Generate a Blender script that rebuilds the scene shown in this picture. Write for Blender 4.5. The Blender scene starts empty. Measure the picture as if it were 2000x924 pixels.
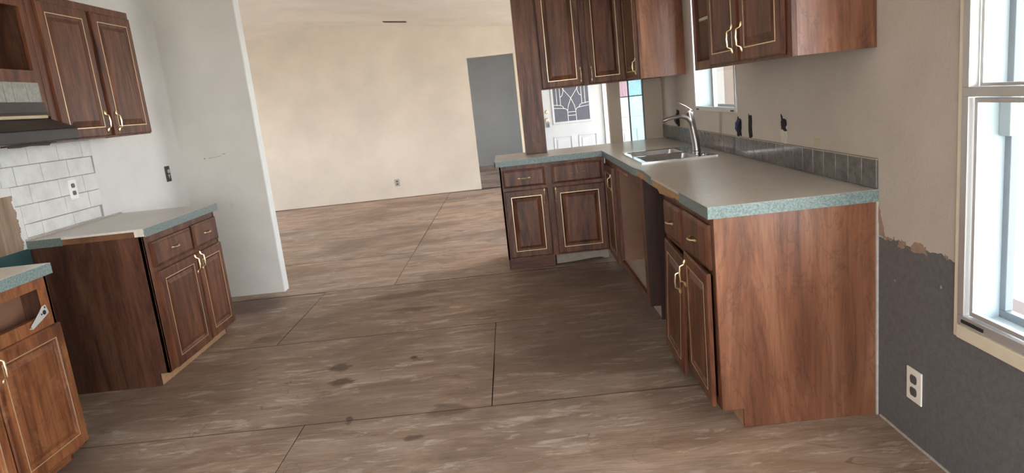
import bpy, bmesh, math, random
from mathutils import Matrix, Vector, noise as mnoise
random.seed(7)
R = math.radians
PI = math.pi
scene = bpy.context.scene
COL = scene.collection

# ------------------------------------------------------------------ camera
F_PX = 1336.7
cam_d = bpy.data.cameras.new('camera')
cam = bpy.data.objects.new('camera', cam_d)
COL.objects.link(cam)
cam_d.sensor_fit = 'HORIZONTAL'
cam_d.sensor_width = 36.0
cam_d.lens = F_PX / 2000.0 * 36.0
cam_d.clip_start = 0.02
cam_d.clip_end = 300
yaw, pitch, roll = -0.0136, -0.1979, -0.1089
right = Vector((math.cos(yaw), -math.sin(yaw), 0))
fwd = Vector((math.sin(yaw) * math.cos(pitch), math.cos(yaw) * math.cos(pitch), math.sin(pitch)))
up = right.cross(fwd)
r2 = math.cos(roll) * right + math.sin(roll) * up
u2 = -math.sin(roll) * right + math.cos(roll) * up
cm = Matrix.Identity(4)
for i in range(3):
    cm[i][0] = r2[i]; cm[i][1] = u2[i]; cm[i][2] = -fwd[i]
cm[2][3] = 1.3927
cam.matrix_world = cm
scene.camera = cam

# ------------------------------------------------------------------ world, sun, window light, exposure
scene.view_settings.view_transform = 'Standard'
scene.view_settings.look = 'None'
scene.view_settings.gamma = 1.0
scene.view_settings.use_curve_mapping = False
scene.view_settings.exposure = 1.02
SKY = 6.5
world = bpy.data.worlds.new('sky')
scene.world = world
world.use_nodes = True
wn = world.node_tree
wn.nodes.clear()
wo = wn.nodes.new('ShaderNodeOutputWorld')
wb = wn.nodes.new('ShaderNodeBackground')
wtc = wn.nodes.new('ShaderNodeTexCoord')
wsep = wn.nodes.new('ShaderNodeSeparateXYZ')
wr = wn.nodes.new('ShaderNodeValToRGB')
wr.color_ramp.elements[0].position = 0.0
wr.color_ramp.elements[0].color = (0.95, 0.97, 0.98, 1)
wr.color_ramp.elements[1].position = 0.7
wr.color_ramp.elements[1].color = (0.62, 0.79, 1.0, 1)
wn.links.new(wtc.outputs['Generated'], wsep.inputs[0])
wn.links.new(wsep.outputs['Z'], wr.inputs[0])
wn.links.new(wr.outputs[0], wb.inputs['Color'])
wb.inputs['Strength'].default_value = SKY
wn.links.new(wb.outputs[0], wo.inputs[0])

sun_d = bpy.data.lights.new('sun', 'SUN')
sun_d.energy = 9.0
sun_d.angle = R(0.6)
sun_d.color = (1.0, 0.95, 0.88)
sun = bpy.data.objects.new('sun', sun_d)
COL.objects.link(sun)
sdir = Vector((-0.38, 0.34, -0.86)).normalized()    # high, from the window side; the added eave keeps it out of the kitchen
sun.rotation_euler = sdir.to_track_quat('-Z', 'Y').to_euler()
sun.location = (-5, -5, 9)

def portal(name, loc, direction, sx, sy):
    d = bpy.data.lights.new(name, 'AREA')
    d.shape = 'RECTANGLE'; d.size = sx; d.size_y = sy
    d.cycles.is_portal = True
    o = bpy.data.objects.new(name, d)
    COL.objects.link(o)
    o.location = loc
    o.rotation_euler = Vector(direction).to_track_quat('-Z', 'Z' if abs(direction[2]) < .5 else 'Y').to_euler()
    return o

# ------------------------------------------------------------------ key dimensions (metres)
XR = 1.352          # kitchen window wall
XL = -2.694         # range wall
XRF = 0.708         # front edge of the long counter
XCF = 0.730         # front of the cabinet faces below it
YR0 = 2.538         # near end of the long counter
YRC = 5.453         # front edge of the peninsula counter
YB = 6.096          # back of the peninsula
XP0 = -0.151        # free end of the peninsula counter
XLF = -2.039        # front edge of the left counters
XLC = -2.070        # faces of the left cabinets
YP = 5.619          # partition
YF = 11.073         # far wall
CT = 0.914
CB = 0.870
XRIDGE, ZRIDGE, PITCH = -2.72, 2.80, 0.107
XFL, XFR = -6.8, 2.75
YBACK = -2.2
def zceil(x): return ZRIDGE - PITCH * abs(x - XRIDGE)

# ------------------------------------------------------------------ helpers
def mat_new(name):
    m = bpy.data.materials.new(name); m.use_nodes = True
    nt = m.node_tree; nt.nodes.clear()
    out = nt.nodes.new('ShaderNodeOutputMaterial')
    return m, nt, out
def srgb(r, g, b):
    f = lambda c: ((c / 255 + .055) / 1.055) ** 2.4 if c / 255 > .04045 else c / 255 / 12.92
    return (f(r), f(g), f(b), 1)
class NT:
    def __init__(s, nt): s.nt = nt
    def n(s, t, **k):
        nd = s.nt.nodes.new('ShaderNode' + t)
        for a, b in k.items(): setattr(nd, a, b)
        return nd
    def l(s, a, b): s.nt.links.new(a, b)
    def coords(s, kind, scale, rot=(0, 0, 0), rnd=False):
        if kind == 'Position':
            c = s.n('NewGeometry').outputs['Position']
        else:
            c = s.n('TexCoord').outputs[kind]
        if rnd:
            oi = s.n('ObjectInfo')
            mul = s.n('Math', operation='MULTIPLY'); s.l(oi.outputs['Random'], mul.inputs[0]); mul.inputs[1].default_value = 37.0
            cb = s.n('CombineXYZ')
            for i in range(3): s.l(mul.outputs[0], cb.inputs[i])
            ad = s.n('VectorMath', operation='ADD'); s.l(c, ad.inputs[0]); s.l(cb.outputs[0], ad.inputs[1]); c = ad.outputs[0]
        mp = s.n('Mapping'); s.l(c, mp.inputs[0])
        mp.inputs['Scale'].default_value = scale; mp.inputs['Rotation'].default_value = rot
        return mp.outputs[0]
    def noise(s, vec, scale=1, detail=4, rough=.5, dist=0):
        n = s.n('TexNoise'); s.l(vec, n.inputs['Vector'])
        n.inputs['Scale'].default_value = scale; n.inputs['Detail'].default_value = detail
        n.inputs['Roughness'].default_value = rough; n.inputs['Distortion'].default_value = dist
        return n.outputs['Fac']
    def ramp(s, fac, stops):
        r = s.n('ValToRGB'); s.l(fac, r.inputs[0])
        e = r.color_ramp.elements
        while len(e) < len(stops): e.new(.5)
        for i, (p, c) in enumerate(stops):
            e[i].position = p; e[i].color = c if hasattr(c, '__len__') else (c, c, c, 1)
        return r.outputs[0]
    def mix(s, fac, a, b, mode='MIX'):
        m = s.n('Mix', data_type='RGBA', blend_type=mode)
        for sock, val in ((m.inputs[0], fac), (m.inputs[6], a), (m.inputs[7], b)):
            if isinstance(val, (int, float)): sock.default_value = val
            elif isinstance(val, tuple): sock.default_value = val
            else: s.l(val, sock)
        return m.outputs[2]
    def math(s, op, a, b=0.0, clamp=False):
        m = s.n('Math', operation=op); m.use_clamp = clamp
        for i, v in enumerate((a, b)):
            if isinstance(v, (int, float)): m.inputs[i].default_value = v
            else: s.l(v, m.inputs[i])
        return m.outputs[0]
    def bump(s, h, strength=.2, dist=.01):
        b = s.n('Bump'); s.l(h, b.inputs['Height']); b.inputs['Strength'].default_value = strength; b.inputs['Distance'].default_value = dist
        return b.outputs[0]
    def pbsdf(s, out, color, rough=.5, metal=0, normal=None, spec=.5, **k):
        p = s.n('BsdfPrincipled')
        for nm, v in (('Base Color', color), ('Roughness', rough), ('Metallic', metal), ('Specular IOR Level', spec)):
            if isinstance(v, (int, float)): p.inputs[nm].default_value = v
            elif isinstance(v, tuple): p.inputs[nm].default_value = v
            else: s.l(v, p.inputs[nm])
        for nm, v in k.items(): p.inputs[nm.replace('_', ' ')].default_value = v
        if normal is not None: s.l(normal, p.inputs['Normal'])
        s.l(p.outputs[0], out.inputs[0])
        return p

def m_plain(name, col, rough=.5, metal=0, spec=.5, var=0.0, scale=8, bump=0):
    m, nt, out = mat_new(name); q = NT(nt)
    c = col; nrm = None
    if var:
        v = q.coords('Object', (1, 1, 1))
        f = q.noise(v, scale, 5, .6)
        d = tuple(x * (1 - var) for x in col[:3]) + (1,); b = tuple(min(1, x * (1 + var)) for x in col[:3]) + (1,)
        c = q.ramp(f, [(.3, d), (.7, b)])
        if bump: nrm = q.bump(f, bump)
    q.pbsdf(out, c, rough, metal, nrm, spec)
    return m

def m_wood(name, axis='z', dark=(52, 27, 17), mid=(97, 56, 37), light=(138, 88, 60), rough=.34, wear=0.0, scale=1.0, coat=.0):
    m, nt, out = mat_new(name); q = NT(nt)
    long_, wide = 1.1 * scale, 9.0 * scale
    sc = {'z': (wide, wide, long_), 'x': (long_, wide, wide), 'y': (wide, long_, wide)}[axis]
    sc2 = {'z': (90, 90, 5), 'x': (5, 90, 90), 'y': (90, 5, 90)}[axis]
    sc3 = {'z': (3.2, 3.2, .55), 'x': (.55, 3.2, 3.2), 'y': (3.2, .55, 3.2)}[axis]
    v = q.coords('Object', sc, rnd=True)
    f = q.noise(v, 1.0, 7, .62, 2.2)
    base = q.ramp(f, [(.28, srgb(*dark)), (.47, srgb(*mid)), (.60, srgb(*[(a + b) // 2 for a, b in zip(mid, light)])), (.78, srgb(*light))])
    g = q.noise(q.coords('Object', sc2, rnd=True), 1.0, 4, .6, .4)
    base = q.mix(.55, base, q.ramp(g, [(.30, .60), (.60, 1.06)]), 'MULTIPLY')
    h = q.noise(q.coords('Object', sc3, rnd=True), 1.0, 3, .5, 1.0)
    base = q.mix(.6, base, q.ramp(h, [(.3, .62), (.7, 1.25)]), 'MULTIPLY')
    vn = q.noise(q.coords('Object', {'z': (5, 5, 1.5), 'x': (1.5, 5, 5), 'y': (5, 1.5, 5)}[axis], rnd=True), 1.0, 4, .6, 3.2)
    vein = q.math('ABSOLUTE', q.math('SUBTRACT', vn, .52))
    base = q.mix(.8, base, q.ramp(vein, [(.0, .70), (.030, 1.0)]), 'MULTIPLY')
    if wear:
        w = q.noise(q.coords('Object', (5, 5, 5), rnd=True), 1.0, 8, .75)
        base = q.mix(q.ramp(w, [(.56, 0.0), (.66, wear)]), base, srgb(168, 118, 74))
    rg = q.ramp(g, [(.3, rough + .12), (.7, rough)])
    q.pbsdf(out, base, rg, 0, q.bump(g, .06, .004), .38, Coat_Weight=coat, Coat_Roughness=.25)
    return m

W = {a: m_wood('cherry_wood_' + a, a) for a in 'xyz'}
WN = {a: m_wood('honey_wood_' + a, a, (74, 38, 20), (128, 76, 44), (164, 108, 66), .42, .35) for a in 'xyz'}
W_END = m_wood('end_panel_wood', 'z', (92, 54, 37), (128, 82, 58), (160, 112, 84), .28, 0, .62, .25)
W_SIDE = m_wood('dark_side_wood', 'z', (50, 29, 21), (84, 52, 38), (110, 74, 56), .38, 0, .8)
RAW = m_plain('raw_pine', srgb(176, 138, 100), .8, var=.18, scale=22)
RAWPALE = m_plain('raw_board', srgb(150, 140, 128), .85, var=.2, scale=14)
INNER = m_plain('cabinet_inside', srgb(128, 92, 72), .6, var=.12, scale=5)
INNERL = m_plain('cabinet_bottom_board', srgb(190, 178, 160), .6, var=.1, scale=6)
DARK = m_plain('dark_gap', srgb(30, 20, 18), .8)
BRASS = m_plain('brass', (.93, .76, .46, 1), .3, 1.0)
BEAD = m_plain('gold_bead', (.80, .64, .40, 1), .3, .75)
NICKEL = m_plain('brushed_nickel', (.34, .31, .30, 1), .3, 1.0)
CHROME = m_plain('chrome', (.85, .85, .86, 1), .12, 1.0)
STEEL = m_plain('stainless_steel', (.62, .62, .63, 1), .28, 1.0, var=.08, scale=30)
ALU = m_plain('aluminium', srgb(188, 186, 184), .38, .55)
WHITE = m_plain('white_paint', srgb(240, 240, 236), .45, var=.02)
WHITEPL = m_plain('white_plastic', srgb(236, 230, 218), .35)
GREYPL = m_plain('grey_socket', srgb(86, 82, 80), .4)
BLACKM = m_plain('black_plate', srgb(40, 40, 40), .45)
DIRT = m_plain('dark_hole', srgb(34, 28, 26), .95)
WIREB = m_plain('blue_wire', srgb(36, 44, 84), .5)
PAPER = m_plain('torn_paper', srgb(150, 124, 106), .9, var=.15, scale=30)
PLASTER = m_plain('bare_plaster', srgb(206, 196, 182), .9, var=.12, scale=30)
CREAMP = m_plain('cream_trim', srgb(214, 202, 178), .6, var=.05)
CAULK = m_plain('caulk', srgb(176, 168, 158), .7, var=.15, scale=40)
SOOT = m_plain('hood_black', srgb(50, 44, 42), .45, .1, var=.3, scale=12, bump=.1)
HOODTOP = m_plain('hood_sooty_top', srgb(58, 48, 42), .6, var=.35, scale=9)
CREAMM = m_plain('cream_metal', srgb(190, 172, 146), .5, var=.15, scale=6)

def m_laminate(name, c1, c2, rough=.35, sc=60, c3=None):
    m, nt, out = mat_new(name); q = NT(nt)
    f = q.noise(q.coords('Position', (1, 1, 1)), sc, 5, .7)
    col = q.ramp(f, [(.36, srgb(*c1)), (.62, srgb(*c2))])
    if c3:
        g = q.noise(q.coords('Position', (1, 1, 1)), 2.2, 4, .6)
        col = q.mix(q.ramp(g, [(.45, 0.0), (.7, .5)]), col, srgb(*c3))
    q.pbsdf(out, col, rough, 0, q.bump(f, .03, .002))
    return m
LAM = m_laminate('worktop_laminate', (202, 195, 186), (216, 210, 202), .30, 45, (190, 180, 168))
EDGE = m_laminate('teal_edge', (90, 106, 105), (132, 149, 147), .4, 130)
TILEG = m_laminate('grey_tile_glaze', (84, 82, 82), (108, 105, 103), .11, 28)
TILEH = m_laminate('hood_tile_glaze', (120, 120, 114), (146, 146, 138), .3, 40)

def m_wall(name, c, var=.06, bump=.12, sc=70, stain=None):
    m, nt, out = mat_new(name); q = NT(nt)
    p = q.coords('Position', (1, 1, 1))
    g = q.noise(p, 1.3, 5, .6)
    d = srgb(*[max(0, x * (1 - var)) for x in c]); b = srgb(*[min(255, x * (1 + var * .6)) for x in c])
    col = q.ramp(g, [(.3, d), (.7, b)])
    if stain:
        s1 = q.noise(p, 4.5, 8, .72, 1.0)
        col = q.mix(q.ramp(s1, [(.60, 0.0), (.72, .35)]), col, srgb(*stain))
    f = q.noise(p, sc, 3, .6)
    q.pbsdf(out, col, .75, 0, q.bump(f, bump, .004), .25)
    return m
WALLFAR = m_wall('far_wall_paint', (216, 205, 191), .05, .08, 50, (203, 196, 186))
WALLPART = m_wall('partition_paint', (212, 208, 201), .05, .08, 50, (186, 182, 170))
WALLROOM = m_wall('grey_room_paint', (194, 197, 198), .04, .05, 50)
WALLSTUB = m_wall('stub_wall_paint', (184, 170, 154), .04, .1, 60)
CEIL = m_wall('ceiling_paint', (234, 226, 216), .04, .2, 90, (222, 214, 204))

def m_wall_right():
    m, nt, out = mat_new('kitchen_wall_paint'); q = NT(nt)
    p = q.coords('Position', (1, 1, 1))
    sp = q.n('SeparateXYZ'); q.l(q.n('NewGeometry').outputs['Position'], sp.inputs[0])
    g = q.noise(p, 1.6, 5, .6)
    col = q.ramp(g, [(.3, srgb(176, 165, 154)), (.7, srgb(193, 182, 171))])
    # torn edge between the beige paint and the grey wainscot
    w = q.noise(q.coords('Position', (0, 9, 2)), 1.0, 5, .6)
    edge = q.math('ADD', q.math('MULTIPLY', q.math('SUBTRACT', w, .5), .10), .738)
    mask = q.math('LESS_THAN', sp.outputs['Z'], edge)
    gg = q.noise(p, 40, 5, .7)
    grey = q.ramp(gg, [(.3, srgb(94, 92, 91)), (.7, srgb(110, 107, 106))])
    sp2 = q.noise(p, 16, 2, .5)
    grey = q.mix(q.ramp(sp2, [(.76, 0.0), (.785, .8)]), grey, srgb(190, 186, 182))
    band = q.math('LESS_THAN', q.math('ABSOLUTE', q.math('SUBTRACT', sp.outputs['Z'], q.math('ADD', edge, .004))), .006)
    pn = q.noise(q.coords('Position', (0, 14, 0)), 1.0, 2, .5)
    band = q.math('MULTIPLY', band, q.math('GREATER_THAN', pn, .52))
    col = q.mix(mask, col, grey)
    col = q.mix(band, col, srgb(148, 122, 104))
    f = q.noise(p, 90, 3, .6)
    q.pbsdf(out, col, .72, 0, q.bump(f, .3, .004), .25)
    return m
WALLRIGHT = m_wall_right()

def m_wall_left():
    m, nt, out = mat_new('range_wall_paint'); q = NT(nt)
    p = q.coords('Position', (1, 1, 1))
    sp = q.n('SeparateXYZ'); q.l(q.n('NewGeometry').outputs['Position'], sp.inputs[0])
    Y, Z = sp.outputs['Y'], sp.outputs['Z']
    g = q.noise(p, 1.5, 5, .6)
    col = q.ramp(g, [(.3, srgb(214, 213, 210)), (.7, srgb(230, 229, 226))])
    # stripped paper behind the missing range, old teal paint under it
    e = q.noise(q.coords('Position', (0, 2, 14)), 1.0, 6, .7)
    lim = q.math('ADD', 3.60, q.math('MULTIPLY', e, .12))
    strip = q.math('LESS_THAN', Y, lim)
    low = q.math('LESS_THAN', Z, 1.17)
    mask = q.math('MULTIPLY', strip, low)
    st = q.noise(q.coords('Position', (0, 16, 1.2)), 1.0, 6, .65, .6)
    brown = q.ramp(st, [(.3, srgb(120, 98, 82)), (.55, srgb(158, 136, 116)), (.75, srgb(176, 158, 138))])
    col = q.mix(mask, col, brown)
    teal = q.ramp(q.noise(p, 6, 4, .6), [(.3, srgb(40, 66, 68)), (.7, srgb(58, 90, 92))])
    tm = q.math('MULTIPLY', q.math('LESS_THAN', Z, .872), q.math('LESS_THAN', Y, 3.74))
    col = q.mix(tm, col, teal)
    f = q.noise(p, 60, 3, .6)
    q.pbsdf(out, col, .7, 0, q.bump(f, .1, .004), .25)
    return m
WALLLEFT = m_wall_left()

def m_tilewhite():
    m, nt, out = mat_new('painted_tile'); q = NT(nt)
    p = q.coords('Position', (1, 1, 1))
    g = q.noise(p, 9, 6, .7)
    col = q.ramp(g, [(.3, srgb(206, 207, 203)), (.6, srgb(224, 225, 221))])
    n2 = q.noise(p, 3, 6, .7)
    col = q.mix(q.ramp(n2, [(.55, 0.0), (.75, .3)]), col, srgb(170, 166, 154))
    q.pbsdf(out, col, .5, 0, q.bump(g, .1, .003), .4)
    return m
TILEW = m_tilewhite()

def m_ply():
    m, nt, out = mat_new('worn_plywood'); q = NT(nt)
    pos = q.n('NewGeometry').outputs['Position']
    v = q.coords('Position', (1.6, 6.5, 1), rnd=True)
    f = q.noise(v, 1.0, 9, .70, .9)
    base = q.ramp(f, [(.24, srgb(134, 110, 93)), (.44, srgb(168, 145, 128)), (.58, srgb(188, 167, 152)), (.76, srgb(212, 195, 181))])
    # fine rays
    g = q.noise(q.coords('Position', (7, 140, 1), rnd=True), 1.0, 5, .65, .5)
    base = q.mix(.6, base, q.ramp(g, [(.3, .74), (.62, 1.10)]), 'MULTIPLY')
    g2 = q.noise(q.coords('Position', (4.5, 34, 1), rnd=True), 1.0, 5, .7, .4)
    base = q.mix(.7, base, q.ramp(g2, [(.34, .72), (.5, 1.0), (.66, 1.08)]), 'MULTIPLY')
    # warm and grey sheets
    hue = q.noise(q.coords('Position', (.55, .7, 1), rnd=True), 1.0, 3, .5)
    base = q.mix(.5, base, q.ramp(hue, [(.35, srgb(252, 234, 218)), (.62, srgb(222, 224, 226))]), 'MULTIPLY')
    spy = q.n('SeparateXYZ'); q.l(pos, spy.inputs[0])
    kit = q.math('LESS_THAN', spy.outputs['Y'], 5.452)      # the kitchen sheets are darker, the others slightly paler
    base = q.mix(kit, q.mix(1.0, base, (1.07, 1.07, 1.07, 1), 'MULTIPLY'), q.mix(1.0, base, (.90, .885, .87, 1), 'MULTIPLY'))
    # cathedral figure
    wv = q.n('TexWave', wave_type='RINGS', rings_direction='Z'); q.l(q.coords('Position', (1.1, 6, 1), rnd=True), wv.inputs['Vector'])
    wv.inputs['Scale'].default_value = 3.2; wv.inputs['Distortion'].default_value = 9; wv.inputs['Detail'].default_value = 3
    wv.inputs['Detail Scale'].default_value = .8
    fig = q.noise(q.coords('Position', (.6, .8, 1), rnd=True), 1.0, 2, .5)
    base = q.mix(q.ramp(fig, [(.48, 0.0), (.60, .45)]), base, q.ramp(wv.outputs['Fac'], [(.2, .72), (.7, 1.06)]), 'MULTIPLY')
    # pale scuffs
    s1 = q.noise(q.coords('Position', (3.6, 15, 1)), 1.0, 8, .74, .5)
    base = q.mix(q.ramp(s1, [(.55, 0.0), (.60, .50)]), base, srgb(216, 202, 188))
    # grime in wide soft patches
    s2 = q.noise(q.coords('Position', (.8, 1.3, 1)), 1.0, 6, .62, .6)
    base = q.mix(q.ramp(s2, [(.47, 0.0), (.62, .55)]), base, srgb(112, 90, 76))
    s3 = q.noise(q.coords('Position', (3.2, 4.0, 1)), 1.0, 5, .6, .4)
    base = q.mix(q.ramp(s3, [(.64, 0.0), (.70, .38)]), base, srgb(84, 64, 52))
    # stains and wider dark patches with a place of their own (x, y, rx, ry, strength)
    wob = q.n('TexNoise'); q.l(pos, wob.inputs['Vector']); wob.inputs['Scale'].default_value = 9; wob.inputs['Detail'].default_value = 4
    off = q.n('VectorMath', operation='MULTIPLY_ADD'); q.l(wob.outputs['Color'], off.inputs[0])
    off.inputs[1].default_value = (.16, .16, 0); off.inputs[2].default_value = (-.08, -.08, 0)
    pw = q.n('VectorMath', operation='ADD'); q.l(pos, pw.inputs[0]); q.l(off.outputs[0], pw.inputs[1])
    dark_patches = [(-1.10, 3.695, .062, .07, .75), (-1.05, 3.47, .06, .065, .8), (-.67, 3.73, .03, .03, .9), (.48, 5.0, .40, .30, .62), (.25, 5.3, .45, .10, .5),
              (-.93, 5.10, .30, .09, .55), (-2.20, 5.25, .30, .30, .7), (-.30, 4.45, .12, .06, .55), (-1.75, 4.35, .10, .06, .5), (-1.95, 3.55, .42, .55, .45),
              (.30, 4.3, .65, 1.2, .5), (-1.3, 8.1, .8, .25, .3), (.2, 7.2, .5, .3, .3), (-.42, 2.98, .10, .06, .55), (-.9, 3.0, .03, .03, .8), (-.55, 2.75, .04, .03, .7),
              (.05, 3.4, .5, .5, .3), (-.8, 4.7, .2, .05, .5), (-2.3, 2.6, .5, .5, .35), (.62, 3.6, .2, 1.3, .35)]
    tot = None
    for (x, y, rx, ry, st) in dark_patches:
        su = q.n('VectorMath', operation='SUBTRACT'); q.l(pw.outputs[0], su.inputs[0]); su.inputs[1].default_value = (x, y, 0)
        mu = q.n('VectorMath', operation='MULTIPLY'); q.l(su.outputs[0], mu.inputs[0]); mu.inputs[1].default_value = (1 / rx, 1 / ry, 0)
        le = q.n('VectorMath', operation='LENGTH'); q.l(mu.outputs[0], le.inputs[0])
        mr = q.n('MapRange'); q.l(le.outputs['Value'], mr.inputs[0]); mr.interpolation_type = 'SMOOTHSTEP'
        mr.inputs[1].default_value = .55; mr.inputs[2].default_value = 1.25; mr.inputs[3].default_value = st; mr.inputs[4].default_value = 0
        tot = mr.outputs[0] if tot is None else q.math('MAXIMUM', tot, mr.outputs[0])
    base = q.mix(tot, base, srgb(78, 56, 44))
    # scribbled scratches
    vo = q.n('TexNoise'); q.l(q.coords('Position', (1.4, 1.4, 1)), vo.inputs['Vector']); vo.inputs['Scale'].default_value = 1.6; vo.inputs['Detail'].default_value = 2; vo.inputs['Distortion'].default_value = 1.2
    line = q.math('LESS_THAN', q.math('ABSOLUTE', q.math('SUBTRACT', vo.outputs['Fac'], .5)), .0022)
    lm = q.noise(q.coords('Position', (1, 1, 1)), 1.1, 1, .5)
    base = q.mix(q.math('MULTIPLY', line, q.ramp(lm, [(.50, 0.0), (.6, .5)])), base, srgb(84, 66, 54))
    q.pbsdf(out, base, q.ramp(f, [(.3, .50), (.7, .66)]), 0, q.bump(g, .15, .003), .35)
    return m
PLY = m_ply()

def m_glass(name, tint=(1, 1, 1), refl=.5, block=0.0, bcol=(200, 220, 235)):
    m, nt, out = mat_new(name); q = NT(nt)
    t = q.n('BsdfTransparent'); t.inputs[0].default_value = tint + (1,)
    g = q.n('BsdfGlossy'); g.inputs['Roughness'].default_value = .03
    lw = q.n('LayerWeight')
    fr = q.math('ADD', q.math('MULTIPLY', q.math('POWER', lw.outputs['Facing'], 5.0), .8), .03)
    mx = q.n('MixShader'); q.l(q.math('MULTIPLY', fr, refl, True), mx.inputs[0]); q.l(t.outputs[0], mx.inputs[1]); q.l(g.outputs[0], mx.inputs[2])
    if block:
        d = q.n('BsdfTranslucent'); d.inputs[0].default_value = srgb(*bcol)
        d2 = q.n('BsdfDiffuse'); d2.inputs[0].default_value = srgb(*bcol)
        a = q.n('MixShader'); a.inputs[0].default_value = .5; q.l(d.outputs[0], a.inputs[1]); q.l(d2.outputs[0], a.inputs[2])
        b = q.n('MixShader'); b.inputs[0].default_value = block; q.l(mx.outputs[0], b.inputs[1]); q.l(a.outputs[0], b.inputs[2])
        mx = b
    q.l(mx.outputs[0], out.inputs[0])
    return m
GLASS = m_glass('window_glass')
PINK = m_glass('pink_film_glass', (.84, .68, .72), .3)
BLUE = m_glass('blue_film_glass', (.68, .85, .96), .3)
PALE = m_glass('pale_cyan_glass', (.86, .97, 1.0), .3)
CLEAR = m_glass('clear_glass', (.97, 1, 1), .3)
LEADG = m_plain('smoky_leaded_glass', srgb(92, 96, 108), .25, var=.22, scale=60, bump=.3)
LEADL = m_plain('pale_leaded_glass', srgb(196, 212, 218), .25, var=.12, scale=60, bump=.3)

# ---- geometry
class MB:
    def __init__(s): s.v = []; s.f = []; s.smooth = False
    def add(s, vs, fs):
        o = len(s.v); s.v += [tuple(v) for v in vs]; s.f += [tuple(i + o for i in f) for f in fs]; return s
    def box(s, x0, x1, y0, y1, z0, z1):
        if x0 > x1: x0, x1 = x1, x0
        if y0 > y1: y0, y1 = y1, y0
        if z0 > z1: z0, z1 = z1, z0
        return s.add([(x0, y0, z0), (x1, y0, z0), (x1, y1, z0), (x0, y1, z0), (x0, y0, z1), (x1, y0, z1), (x1, y1, z1), (x0, y1, z1)],
                     [(0, 3, 2, 1), (4, 5, 6, 7), (0, 1, 5, 4), (1, 2, 6, 5), (2, 3, 7, 6), (3, 0, 4, 7)])
    def prism(s, poly, axis, a, b):
        """poly: 2-D points in the two other axes (cyclic order kept), extruded from a to b along axis"""
        def P(p, t):
            return {'x': (t, p[0], p[1]), 'y': (p[0], t, p[1]), 'z': (p[0], p[1], t)}[axis]
        n = len(poly)
        return s.add([P(p, a) for p in poly] + [P(p, b) for p in poly],
                     [tuple(range(n))[::-1], tuple(range(n, 2 * n))] + [(i, (i + 1) % n, n + (i + 1) % n, n + i) for i in range(n)])
    def tube(s, pts, rads, seg=8, flat=(1, 1), upv=None):
        pts = [Vector(p) for p in pts]
        if not hasattr(rads, '__len__'): rads = [rads] * len(pts)
        rings = []
        nrm = None
        for i, p in enumerate(pts):
            d = (pts[min(i + 1, len(pts) - 1)] - pts[max(i - 1, 0)]).normalized()
            ref = Vector(upv) if upv else (nrm if nrm is not None else (Vector((0, 0, 1)) if abs(d.z) < .9 else Vector((1, 0, 0))))
            a = (ref - d * ref.dot(d))
            if a.length < 1e-5: a = d.orthogonal()
            a.normalize(); nrm = a
            b = d.cross(a)
            rings.append([p + (a * math.cos(t) * flat[0] + b * math.sin(t) * flat[1]) * rads[i] for t in [2 * PI * k / seg for k in range(seg)]])
        vs = [v for r in rings for v in r]
        fs = []
        for i in range(len(rings) - 1):
            for k in range(seg):
                fs.append((i * seg + k, i * seg + (k + 1) % seg, (i + 1) * seg + (k + 1) % seg, (i + 1) * seg + k))
        fs.append(tuple(range(seg))[::-1]); fs.append(tuple((len(rings) - 1) * seg + k for k in range(seg)))
        s.smooth = True
        return s.add(vs, fs)
    def lathe(s, prof, centre, axis='z', seg=20):
        vs = []; fs = []
        for r, h in prof:
            for k in range(seg):
                t = 2 * PI * k / seg
                a, b = r * math.cos(t), r * math.sin(t)
                v = {'z': (a, b, h), 'y': (a, h, b), 'x': (h, a, b)}[axis]
                vs.append(tuple(c + w for c, w in zip(centre, v)))
        for i in range(len(prof) - 1):
            for k in range(seg):
                fs.append((i * seg + k, i * seg + (k + 1) % seg, (i + 1) * seg + (k + 1) % seg, (i + 1) * seg + k))
        fs.append(tuple(range(seg))[::-1]); fs.append(tuple((len(prof) - 1) * seg + k for k in range(seg)))
        s.smooth = True
        return s.add(vs, fs)
    def mesh(s, name):
        me = bpy.data.meshes.new(name)
        me.from_pydata(s.v, [], s.f)
        bm = bmesh.new(); bm.from_mesh(me); bmesh.ops.recalc_face_normals(bm, faces=bm.faces); bm.to_mesh(me); bm.free()
        if s.smooth:
            me.polygons.foreach_set('use_smooth', [True] * len(me.polygons))
            me.set_sharp_from_angle(angle=R(40))
        return me
    def build(s, name, mat, parent=None, loc=(0, 0, 0), bevel=0, label=None, **props):
        me = s.mesh(name)
        me.materials.append(mat)
        o = bpy.data.objects.new(name, me)
        COL.objects.link(o); o.location = loc
        if parent is not None: o.parent = parent
        if bevel:
            b = o.modifiers.new('bevel', 'BEVEL'); b.width = bevel; b.segments = 2; b.limit_method = 'ANGLE'; b.angle_limit = R(35)
        if label: o['label'] = label
        for k, v in props.items(): o[k] = v
        return o

def thing(name, label, cat, loc=(0, 0, 0), rz=0, group=None):
    o = bpy.data.objects.new(name, None); COL.objects.link(o)
    o.location = loc; o.rotation_euler = (0, 0, rz)
    o.empty_display_size = .1
    o['label'] = label; o['category'] = cat
    if group: o['group'] = group
    return o
def tag(o, label, cat, group=None):
    o['label'] = label; o['category'] = cat
    if group: o['group'] = group
    return o
def struct(o, label=None):
    o['kind'] = 'structure'
    if label: o['label'] = label
    return o

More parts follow.
